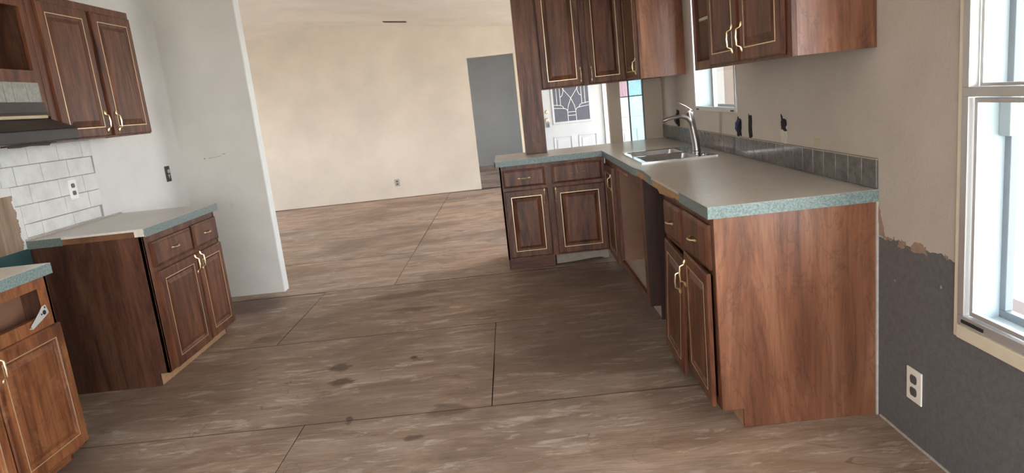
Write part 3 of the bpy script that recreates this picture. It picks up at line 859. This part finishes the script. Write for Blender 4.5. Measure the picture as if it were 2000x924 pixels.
strip([((XP0 - .0015, YRC - .0015), (XP0 - .0015, Y1_))], CB - .002, CT - .0008, .007, 'edge_strip', EDGE)
strip([((XP0, Y1_ - .006), (.885, Y1_ - .006))], CB - .002, CT - .0008, .006, 'edge_strip', EDGE)
# buckled strip between the inner corner and the torn part
ys_ = [3.575, 3.70, 3.80, 3.90, 4.0, 4.12, 4.3, 4.8, 5.455]
xo = [.0, .003, .010, .014, .006, -.003, -.001, -.0015, -.0015]
mb = MB(); vs = []; fs = []
for y_, x_ in zip(ys_, xo):
    for (dx, z_) in ((0, CB - .002), (.005, CB - .002), (.005, CT - .0008), (0, CT - .0008)): vs.append((XRF + x_ + dx, y_, z_))
for i in range(len(ys_) - 1):
    for k in range(4): fs.append((i * 4 + k, i * 4 + (k + 1) % 4, i * 4 + 4 + (k + 1) % 4, i * 4 + 4 + k))
fs += [(0, 1, 2, 3), tuple(len(vs) - 4 + k for k in range(4))]
mb.add(vs, fs); mb.build('edge_strip', EDGE, top, label='buckled edge strip near the sink')
MB().prism([(3.12, CB - .004), (3.40, CB - .020), (3.44, CB - .004), (3.57, CB - .004), (3.57, CB + .002), (3.12, CB + .002)], 'x', XRF + .004, XRF + .022).build('splintered_batten', RAW, top)
# hidden battens that carry the top over the dishwasher gap
MB().box(XRF + .035, X1_ - .01, 3.40, 3.42, CB - .06, CB).build('batten', RAW, top)

# ---- sink
sk = thing('kitchen_sink', 'stainless steel double-bowl sink set in the worktop', 'sink', (0, 0, 0))
RX0, RX1, RY0, RY1 = .789, 1.262, 4.228, 4.998
mb = MB()
bowls = [(.822, 1.155, 4.262, 4.590), (.822, 1.155, 4.632, 4.962)]
us = sorted({RX0, RX1, .822, 1.155}); vs_ = sorted({RY0, RY1, 4.262, 4.590, 4.632, 4.962})
for i in range(len(us) - 1):
    for j in range(len(vs_) - 1):
        um, vm = (us[i] + us[i + 1]) / 2, (vs_[j] + vs_[j + 1]) / 2
        if any(b[0] < um < b[1] and b[2] < vm < b[3] for b in bowls): continue
        mb.box(us[i], us[i + 1], vs_[j], vs_[j + 1], CT + .0005, CT + .006)
mb.build('rim', CHROME, sk, label='bright polished rim')
def rrect(x0, x1, y0, y1, r, z, n=4):
    out = []
    for (cx_, cy_, a0) in ((x1 - r, y1 - r, 0), (x0 + r, y1 - r, PI / 2), (x0 + r, y0 + r, PI), (x1 - r, y0 + r, 3 * PI / 2)):
        for k in range(n + 1):
            a = a0 + PI / 2 * k / n
            out.append((cx_ + r * math.cos(a), cy_ + r * math.sin(a), z))
    return out
for (x0, x1, y0, y1) in bowls:
    loops = [rrect(x0 - .001, x1 + .001, y0 - .001, y1 + .001, .004, CT + .0055), rrect(x0 + .003, x1 - .003, y0 + .003, y1 - .003, .030, CT + .001), rrect(x0 + .010, x1 - .010, y0 + .010, y1 - .010, .045, CT - .12),
             rrect(x0 + .022, x1 - .022, y0 + .022, y1 - .022, .050, CT - .160), rrect(x0 + .05, x1 - .05, y0 + .05, y1 - .05, .05, CT - .168)]
    n = len(loops[0]); mb = MB(); V = [v for l in loops for v in l]; Fs = []
    for i in range(len(loops) - 1):
        for k in range(n): Fs.append((i * n + k, i * n + (k + 1) % n, (i + 1) * n + (k + 1) % n, (i + 1) * n + k))
    Fs.append(tuple((len(loops) - 1) * n + k for k in range(n)))
    mb.add(V, Fs); mb.smooth = True
    b_ = mb.build('bowl', STEEL, sk)
    so = b_.modifiers.new('solid', 'SOLIDIFY'); so.thickness = .0012; so.offset = -1
    MB().lathe([(.040, CT - .1675), (.040, CT - .165), (.030, CT - .164), (.026, CT - .1665)], ((x0 + x1) / 2, (y0 + y1) / 2, 0), 'z', 20).build('drain', CHROME, b_)
MB().lathe([(.018, CT + .006), (.018, CT + .009), (.012, CT + .010)], (1.212, 4.33, 0), 'z', 16).build('hole_cover', CHROME, sk)
MB().box(1.20, 1.228, 4.30, 4.40, CT + .006, CT + .0075).build('deck_plate', DARK, sk, bevel=.001)

# ---- faucet
fa = thing('faucet', 'tall brushed nickel single-lever faucet behind the sink', 'faucet', (1.212, 4.530, CT + .006))
MB().lathe([(.028, 0), (.028, .004), (.022, .008), (.020, .02)], (0, 0, 0), 'z', 24).build('base_ring', NICKEL, fa)
mb = MB()
mb.tube([(0, 0, .01), (-.004, 0, .06), (-.012, 0, .12), (-.022, 0, .18), (-.030, 0, .235), (-.034, 0, .262)], [.026, .025, .024, .0235, .0235, .023], 20, (1, 1), (0, 1, 0))
mb.build('body', NICKEL, fa)
mb = MB()
mb.tube([(-.016, 0, .15), (-.030, 0, .200), (-.052, 0, .228), (-.088, 0, .240), (-.13, 0, .240), (-.175, 0, .234), (-.208, 0, .224), (-.216, 0, .221)], [.020, .022, .021, .019, .018, .017, .014, .009], 16, (1.15, .72), (0, 1, 0))
mb.build('spout', NICKEL, fa)
mb = MB(); mb.tube([(-.034, 0, .258), (-.036, 0, .272)], [.012, .011], 14); mb.build('lever_neck', CHROME, fa)
mb = MB(); mb.tube([(-.020, 0, .274), (-.040, 0, .288), (-.065, 0, .306), (-.092, 0, .322), (-.103, 0, .327)], [.012, .018, .018, .013, .006], 14, (1.0, .34), (0, 1, 0)); mb.build('lever', CHROME, fa)

for (a, b, c, d_) in ((-2.505, -2.495, 1.176, 1.186), (-2.47, -2.40, 1.180, 1.184), (-2.40, -2.36, 1.186, 1.190), (-2.35, -2.325, 1.200, 1.206), (-2.60, -2.594, .62, .626), (-2.30, -2.296, 1.45, 1.456)):
    MB().prism([(a, c), (b, c + .002), (b, d_), (a, d_ - .001)], 'y', YP - .0006, YP - .0001).build('scuff_mark', m_plain('scuff_%d' % int(c * 1000), srgb(140, 128, 116), .9), wall_partition)
# ---- grey backsplash tiles on the window wall and the holes above them
ty = YR0 + .004
k = 0
random.seed(3)
while ty < YB - .02:
    tw = .108
    y1_ = min(ty + tw - .004, YB - .003)
    hgt = random.uniform(.108, .113)
    MB().box(-.004, .004, -(y1_ - ty) / 2, (y1_ - ty) / 2, 0, hgt).build('tile', TILEG, wall_right, (XR - .005, (ty + y1_) / 2, CT + .003), bevel=.0015)
    ty += tw; k += 1
MB().box(XR - .004, XR, YR0 + .004, YB - .003, CT + .001, CT + .106).build('grout_bed', m_plain('grout', srgb(120, 114, 108), .9), wall_right)
MB().box(XR - .010, XR, YR0 + .002, YB - .003, CT + .111, CT + .116).build('caulk_bead', m_plain('caulk_beige', srgb(160, 148, 130), .8, var=.2, scale=30), wall_right)

def ragged(pts, jitter, seed):
    rnd = random.Random(seed); out = []
    n = len(pts)
    for i in range(n):
        a, b = pts[i], pts[(i + 1) % n]
        for t_ in (0, .25, .5, .75):
            out.append((a[0] + (b[0] - a[0]) * t_ + rnd.uniform(-jitter, jitter), a[1] + (b[1] - a[1]) * t_ + rnd.uniform(-jitter, jitter)))
    return out
for (y_, z0, z1, w_, sd) in ((3.895, 1.035, 1.160, .045, 1), (5.545, 1.035, 1.16, .07, 3)):
    MB().prism(ragged([(y_ - w_ / 2, z0), (y_ + w_ / 2, z0), (y_ + w_ / 2, z1), (y_ - w_ / 2, z1)], .007, sd), 'x', XR - .004, XR - .0005).build('torn_hole', DIRT, wall_right)
MB().prism(ragged([(4.045, 1.03), (4.115, 1.03), (4.115, 1.14), (4.055, 1.14)], .008, 5), 'x', XR - .004, XR - .0005).build('torn_hole', DIRT, wall_right)
MB().prism(ragged([(3.385, 1.03), (3.455, 1.03), (3.455, 1.115), (3.385, 1.115)], .006, 6), 'x', XR - .003, XR - .0005).build('plaster_scar', PLASTER, wall_right)
MB().prism(ragged([(3.385, 1.10), (3.455, 1.10), (3.445, 1.165), (3.395, 1.155)], .010, 7), 'x', XR - .005, XR - .0005).build('torn_hole', DIRT, wall_right)
MB().prism(ragged([(3.03, 1.04), (3.08, 1.04), (3.08, 1.075), (3.03, 1.075)], .002, 8), 'x', XR - .002, XR - .0005).build('plaster_scar', m_plain('filler_tan', srgb(176, 164, 136), .8), wall_right)
MB().prism(ragged([(2.232, .728), (2.330, .726), (2.322, .752), (2.262, .762)], .006, 9), 'x', XR - .0022, XR - .0003).build('paper_scar', PAPER, wall_right)
MB().prism(ragged([(2.488, .735), (2.536, .742), (2.536, .86), (2.522, .82)], .004, 10), 'x', XR - .0022, XR - .0003).build('paper_scar', PAPER, wall_right)
MB().prism(ragged([(2.370, .722), (2.410, .720), (2.405, .742), (2.375, .746)], .004, 12), 'x', XR - .0022, XR - .0003).build('paper_scar', PAPER, wall_right)
for (n_, y_, lab, mats_) in (('cable_bundle', 4.065, 'bundle of blue and black wires in the torn hole nearest the small window', (WIREB, BLACKM, WIREB)),
                       ('cable_bundle', 5.545, 'dark wires hanging from the torn hole behind the faucet', (BLACKM, DIRT, BLACKM))):
    cbx = thing(n_, lab, 'wires', (XR - .010, y_, 1.09))
    rr = random.Random(int(y_ * 10))
    for j in range(3):
        a = rr.uniform(-.015, .015)
        MB().tube([(.004, a, .045), (-.012, a + rr.uniform(-.01, .01), .02), (-.016, a + rr.uniform(-.015, .015), -.01), (-.006, a * .5, -.04)], [.006, .008, .008, .004], 7).build('wire', mats_[j], cbx)

# ---- outlets
def outlet(name, label, cat, loc, rz, plate, socket, w=.078, h=.125, slots=2, group=None):
    """local -y is outwards"""
    o = thing(name, label, cat, loc, rz, group)
    MB().box(-w / 2, w / 2, -.006, 0, -h / 2, h / 2).build('cover_plate', plate, o, bevel=.0025)
    for s_ in (-1, 1):
        if slots == 1 and s_ < 0: continue
        z_ = s_ * h * .19 if slots == 2 else 0
        r_ = w * .22
        MB().prism([(r_ * math.cos(a), z_ + max(-.8, min(.8, 1.15 * math.sin(a))) * r_) for a in [2 * PI * k / 20 for k in range(20)]], 'y', -.0085, -.005).build('socket', socket, o)
    return o
outlet('wall_outlet', 'ivory outlet with two grey sockets low on the grey wall under the window', 'outlet', (XR - .0005, 2.295, .232), -PI / 2, WHITEPL, GREYPL, .090, .124)
outlet('wall_outlet', 'white outlet with one dark socket on the painted tiles', 'outlet', (XL + .0062, 4.168, 1.138), PI / 2, WHITE, GREYPL, .076, .118)
outlet('wall_outlet', 'small grey outlet low on the cream far wall', 'outlet', (-1.906, YF - .0005, .258), 0, m_plain('outlet_grey', srgb(170, 162, 150), .5), GREYPL, .075, .115)
sw = thing('switch_box', 'black uncovered switch box on the white wall beside the partition corner', 'switch', (XL + .0005, 5.36, 1.105), PI / 2)
MB().box(-.037, .037, -.004, 0, -.060, .060).build('mounting_plate', BLACKM, sw, bevel=.002)
MB().lathe([(.016, -.004), (.016, -.010), (.010, -.011)], (.004, 0, .020), 'y', 14).build('screw_boss', ALU, sw)
MB().prism([(-.012, -.005), (.016, -.005), (.004, -.040)], 'y', -.008, -.003).build('toggle', ALU, sw)

# ---- vents
fv = thing('floor_vent', 'thin pale metal floor register near the far wall', 'vent', (-.905, 10.22, .0005))
MB().box(-.17, .17, -.055, .055, 0, .004).build('vent_frame', m_plain('vent_grey', srgb(176, 170, 162), .5, .2), fv, bevel=.001)
for i in range(14): MB().box(-.15 + i * .022, -.138 + i * .022, -.038, .038, .004, .0052).build('slot', DARK, fv)
xv, yv = -1.50, 10.40
cv = thing('ceiling_vent', 'narrow brown slot vent on the ceiling near the far wall', 'vent', (xv, yv, zceil(xv) - .003))
cv.rotation_euler = (0, math.atan(PITCH), 0)
MB().box(-.17, .17, -.05, .05, -.010, 0).build('vent_frame', m_plain('vent_brown', srgb(120, 84, 66), .6), cv, bevel=.002)
for i in range(4): MB().box(-.155, .155, -.038 + i * .022, -.028 + i * .022, -.012, -.010).build('slat', m_plain('vent_slat%d' % i, srgb(96, 64, 50), .6), cv)

# ------------------------------------------------------------------ left side base cabinets
rzL = PI / 2
dL = XLC - XL - .004
c4 = thing('base_cabinet', 'left base cabinet with two drawers and two doors next to the partition', 'cabinet', (XLC, 3.692, 0), rzL)
w4 = 4.615 - 3.692
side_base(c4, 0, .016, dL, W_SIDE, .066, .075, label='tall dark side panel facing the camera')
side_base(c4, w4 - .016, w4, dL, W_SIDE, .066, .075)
face_frame(c4, w4 - .0, .075, CB, [(.08, .51, .69, .81), (.57, .88, .69, .81), (.08, .51, .12, .63), (.57, .88, .12, .63)])
MB().box(.016, w4 - .016, .066, .080, 0, .075).build('toe_kick', RAW, c4)
MB().box(.016, w4 - .016, .02, dL, .075, .09).build('bottom_board', INNER, c4)
MB().box(.016, w4 - .016, dL - .008, dL - .002, .09, CB).build('back_board', INNER, c4)
drawer(c4, .062, .527, .680, .825)
drawer(c4, .552, .912, .678, .828)
door(c4, .070, .535, .078, .652, handle=(.505, .590))
door(c4, .552, .918, .082, .650, handle=(.580, .598))

t4 = thing('countertop', 'beige worktop with teal front edge on the left cabinet by the partition', 'countertop', (0, 0, 0))
Y40, Y41 = 3.680, 4.624
MB().box(XL + .001, XLF, Y40, Y41, CT - .012, CT).build('laminate_top', LAM, t4)
MB().box(XL + .001, XLF - .006, Y40 + .005, Y41 - .006, CB, CT - .012).build('particle_core', m_plain('glued_core', srgb(112, 74, 46), .8, var=.35, scale=9), t4, label='brown glue-stained core along the near side')
MB().box(XLF - .006, XLF + .0015, Y40 - .001, Y41, CB - .002, CT - .0008).build('edge_strip', EDGE, t4)
MB().box(XL + .002, -2.50, Y40 - .0015, Y40 + .005, CB - .002, CT - .0008).build('edge_strip', m_laminate('shade_edge', (84, 96, 90), (112, 122, 114), .45, 90), t4, label='greyish stub of edge strip')
MB().box(XLF - .060, XLF - .006, Y40 - .0012, Y40 + .005, CB + .002, CT - .0008).build('chipped_corner', PLASTER, t4)
struct(MB().box(XL + .0005, XL + .010, Y40, Y41, CT, CT + .010).build('trim_12', CAULK, bevel=.002), 'thin caulk bead along the left worktop')

# near-left cabinet
c5 = thing('base_cabinet', 'honey-brown base cabinet at the left edge with missing drawer', 'cabinet', (XLC, 1.55, 0), rzL)
w5 = 2.892 - 1.55
side_base(c5, w5 - .016, w5, dL, W_SIDE, .075, .07)
side_base(c5, 0, .016, dL, W_SIDE, .075, .07)
face_frame(c5, w5, .07, CB, [(.06, .63, .705, .815), (.75, w5 - .045, .700, .818), (.06, .63, .115, .62), (.75, w5 - .05, .115, .62)], WN)
MB().box(.016, w5 - .016, .075, .09, 0, .07).build('toe_kick', WN['x'], c5)
MB().box(.016, w5 - .016, .02, dL, .07, .085).build('bottom_board', INNER, c5)
MB().box(.016, w5 - .016, dL - .008, dL - .002, .085, CB).build('back_board', INNER, c5)
MB().box(.70, .716, .02, dL, .085, CB).build('divider', INNER, c5)
MB().box(.716, w5 - .016, .12, .13, .60, CB - .01).build('inner_board', INNER, c5)
MB().box(.716, w5 - .016, .019, .13, .66, .672).build('dust_shelf', INNER, c5)
drawer(c5, .05, .655, .675, .828, WN)
door(c5, .04, .875 - .225, .085, .640, WN, handle=(.60, .59))
door(c5, .912 - .0, w5 + .0, .085, .648, WN, handle=(.945, .585))
door(c5, .672, .905, .085, .648, WN, handle=None)
t5 = thing('countertop', 'short worktop with pale teal edge at the left picture edge', 'countertop', (0, 0, 0))
MB().box(XL + .001, XLF, 1.54, 2.896, CT - .012, CT).build('laminate_top', LAM, t5)
MB().box(XL + .001, XLF - .006, 1.545, 2.890, CB, CT - .012).build('particle_core', RAW, t5)
MB().box(XLF - .006, XLF + .0015, 1.54, 2.8965, CB - .002, CT - .0008).build('edge_strip', EDGE, t5)
MB().box(XL + .002, XLF - .006, 2.890, 2.8965, CB - .002, CT - .0008).build('edge_strip', EDGE, t5)
# drawer slide bracket lying in the opening
sb = thing('drawer_slide_bracket', 'bent white metal drawer slide bracket stuck in the open drawer hole', 'bracket', (XLC + .012, 2.80, .712), rzL)
sb.rotation_euler = (0, R(-24), rzL)
SBW = m_plain('bracket_white', srgb(206, 204, 200), .35, .4)
MB().prism([(-.085, -.010), (-.01, -.018), (.035, -.020), (.040, .020), (.020, .026), (-.012, .018), (-.085, .006)], 'y', -.003, 0).build('plate', SBW, sb, bevel=.001)
MB().box(-.085, -.01, 0, .012, -.010, -.007).build('flange', SBW, sb)
MB().lathe([(.010, -.003), (.010, -.0045), (.005, -.005)], (.012, 0, .0), 'y', 14).build('rivet', BLACKM, sb)
MB().lathe([(.004, -.003), (.004, -.0042)], (.028, 0, .014), 'y', 10).build('screw_hole', BLACKM, sb)
MB().lathe([(.004, -.003), (.004, -.0042)], (-.006, 0, .004), 'y', 10).build('screw_hole', BLACKM, sb)

# ------------------------------------------------------------------ white painted tiles on the range wall
random.seed(5)
def wtile(y0, y1, z0, z1):
    g = .0026
    n = 'tile'
    pts = [(y0 + g, z0 + g), (y1 - g, z0 + g), (y1 - g, z1 - g), (y0 + g, z1 - g)]
    cy_, cz_ = (y0 + y1) / 2, (z0 + z1) / 2
    th = random.uniform(.0048, .0075)
    MB().prism([(a - cy_ + random.uniform(-.0008, .0008), b - cz_ + random.uniform(-.0008, .0008)) for a, b in pts], 'x', 0, th).build(n, TILEW, wall_left, (XL + .0003, cy_, cz_), bevel=.0012)
MB().prism([(3.602, 1.215), (3.662, 1.213), (3.664, 1.105), (3.702, 1.103), (3.702, .926), (4.43, .926), (4.45, 1.425), (2.92, 1.425), (2.92, 1.213)], 'x', XL + .0002, XL + .0012).build('grout_bed', m_plain('old_grout', srgb(158, 154, 146), .9, var=.2, scale=20), wall_left)
rowsT = [(.928, 1.003, [3.70, 3.833, 4.118, 4.400]), (1.003, 1.107, [3.70, 3.842, 4.078, 4.310, 4.44]), (1.107, 1.213, [3.660, 3.800, 4.052, 4.290, 4.440]),
         (1.213, 1.320, [3.600, 3.712, 3.934, 4.170, 4.42]), (1.320, 1.425, [3.630, 3.848, 4.107, 4.340, 4.45])]
for (z0, z1, js) in rowsT:
    for a, b in zip(js, js[1:]): wtile(a, b, z0, z1)
for (z0, z1, js) in ((1.320, 1.425, [2.92, 3.15, 3.39, 3.630]), (1.213, 1.320, [2.95, 3.05, 3.28, 3.515, 3.600])):
    for a, b in zip(js, js[1:]): wtile(a, b, z0, z1)

# ------------------------------------------------------------------ wall cabinets
def wall_cab(name, label, loc, rz, w, z0, z1, depth, openings, side_mats=(W_SIDE, W_SIDE), lift=0.0, mats=W):
    c = thing(name, label, 'cabinet', loc, rz)
    MB().box(0, .014, .019, depth, z0 + lift, z1).build('side_panel', side_mats[0], c)
    MB().box(w - .014, w, .019, depth, z0, z1).build('side_panel', side_mats[1], c)
    MB().box(.014, w - .014, .02, depth, z0 + .012, z0 + .026).build('bottom_board', mats['x'], c)
    MB().box(.014, w - .014, .02, depth, z1 - .014, z1).build('top_board', INNER, c)
    MB().box(.014, w - .014, depth - .008, depth - .001, z0 + .026, z1 - .014).build('back_board', INNER, c)
    face_frame(c, w, z0, z1, openings, mats)
    return c
ZU0, ZU1 = 1.4235, 2.196
XLU = -2.3885
c6 = wall_cab('wall_cabinet', 'left wall cabinet with two tall gold-beaded doors above the tiles', (XLU, 3.666, 0), rzL, 4.645 - 3.666, ZU0, ZU1, XLU - XL - .003,
              [(.09, .46, ZU0 + .04, ZU1 - .06), (.57, .94, ZU0 + .04, ZU1 - .06)])
door(c6, .062, .492, ZU0 + .008, ZU1 - .044, handle=(.455, 1.515))
door(c6, .535, .962, ZU0 + .008, ZU1 - .044, handle=(.572, 1.513))
# cabinet over the range with open niche, tile strip and hood
ZH0 = 1.560
c7 = wall_cab('range_wall_cabinet', 'dark open niche cabinet above the range hood', (XLU, 2.86, 0), rzL, 3.662 - 2.86, ZH0, ZU1, XLU - XL - .003, [(.05, .755, 1.792, ZU1 - .088)])
MB().box(.016, .786, .021, XLU - XL - .012, 1.735, 1.750).build('niche_floor', W_SIDE, c7)
MB().box(.016, .03, .022, XLU - XL - .012, 1.75, ZU1 - .02).build('niche_side', W_SIDE, c7)
MB().box(.772, .786, .022, XLU - XL - .012, 1.75, ZU1 - .02).build('niche_side', W_SIDE, c7)
MB().box(.03, .772, XLU - XL - .018, XLU - XL - .012, 1.75, ZU1 - .02).build('niche_back', W_SIDE, c7)
y_ = .755
for wt in (.098, .098, .062, .058, .098, .098, .10, .10):
    if y_ - wt < .0: break
    MB().box(y_ - wt + .002, y_ - .001, -.008, -.0005, 1.632, 1.730).build('tile', TILEH, c7, bevel=.001)
    y_ -= wt
MB().box(.0, .765, -.012, -.0005, 1.580, 1.630).build('black_band', SOOT, c7)
MB().box(.0, .790, -.006, -.0005, ZH0 + .004, 1.580).build('scorched_rail', m_plain('scorched_wood', srgb(60, 44, 36), .6, var=.3, scale=14), c7)
hd = thing('range_hood', 'blackened under-cabinet range hood with a curled cream strip', 'range hood', (XL, 2.87, 0), rzL)
# local: x along the wall (0 near .. .765 far), -y towards the room
HD = .450
def hy(d_): return -d_
mb = MB()
mb.prism([(0, 1.430), (-HD, 1.430), (-HD, 1.486), (-HD + .14, 1.545), (0, 1.545)], 'x', 0, .768)
mb.build('hood_shell', SOOT, hd, bevel=.004)
mb = MB(); mb.prism([(-HD + .001, 1.4865), (-HD + .139, 1.546), (-HD + .139, 1.549), (-HD - .003, 1.4885)], 'x', .002, .766); mb.build('hood_top_skin', HOODTOP, hd)
MB().box(.0, .745, -(XLU - XL) - .022, -(XLU - XL) - .006, 1.549, 1.566).build('cream_strip', CREAMM, hd, bevel=.005, label='bare cream metal strip')
MB().prism(ragged([(.35, 1.412), (.64, 1.414), (.66, 1.431), (.33, 1.431)], .005, 21), 'y', -HD + .08, -HD + .085).build('grease_lip', HOODTOP, hd)

# right wall cabinet near the window
ZR0 = 1.4335
XU = 1.0455
c8 = wall_cab('wall_cabinet', 'right wall cabinet by the window with open shelf end and two beaded doors', (XU, 3.850, 0), rzR, 3.850 - 2.549, ZR0, 2.25, XR - XU - .002,
              [(.05, .68, ZR0 + .045, 2.21), (.80, 1.24, ZR0 + .045, 2.21)], (W_SIDE, W_END), .016)
MB().box(.0142, .0160, .021, XR - XU - .014, ZR0 + .03, 2.23).build('inner_lining', INNER, c8)
MB().box(.0165, .74, .022, XR - XU - .012, 1.685, 1.700).build('shelf', INNERL, c8)
MB().box(.735, .747, .02, XR - XU - .012, ZR0 + .03, 2.24).build('divider', INNER, c8)
d = door(c8, .340, .752, ZR0 + .012, 2.215, handle=(.715, 1.545), y=-.002)
d = door(c8, .800, 1.250, ZR0 + .012, 2.215, handle=(.838, 1.545), y=-.002)
# narrow corner cabinet back by the stub wall
YV0, XV = 5.233, 1.0147
c9 = wall_cab('corner_wall_cabinet', 'narrow dark wall cabinet above the sink corner with a shiny reddish side panel', (XV, YB - .002, 0), rzR, YB - .002 - YV0, ZR0, 2.30, XR - XV - .002,
              [(.33, .83, ZR0 + .045, 2.26)], (W_SIDE, W_END))
door(c9, .318, .845, ZR0 + .012, 2.265, handle=(.800, 1.53))
# peninsula wall cabinet hanging over the counter
YPU = 5.8325
c10 = wall_cab('peninsula_wall_cabinet', 'dark double-door wall cabinet hanging above the peninsula counter', (.297, YPU, 0), 0, XV - .297 - .001, ZR0, 2.36, YB - YPU - .004,
               [(.04, .33, ZR0 + .045, 2.32), (.44, .68, ZR0 + .045, 2.32)])
MB().box(.0, XV - .30, YB - YPU - .006, YB - YPU - .001, ZR0, 2.36).build('back_panel', W_SIDE, c10)
door(c10, .010, .355, ZR0 + .008, 2.335, handle=(.335, 1.525))
door(c10, .403, .710, ZR0 + .008, 2.335, handle=(.425, 1.525))
# pillar between counter and ceiling
px0, px1 = .1162, .2955
po = tag(MB().box(-(px1 - px0) / 2, (px1 - px0) / 2, 0, .25, 0, zceil(px1) - CT - .001).build('wooden_pillar', W['z'], None, ((px0 + px1) / 2, 5.8125, CT + .0005), bevel=.002),
         'brown wooden pillar standing on the peninsula counter end', 'pillar')
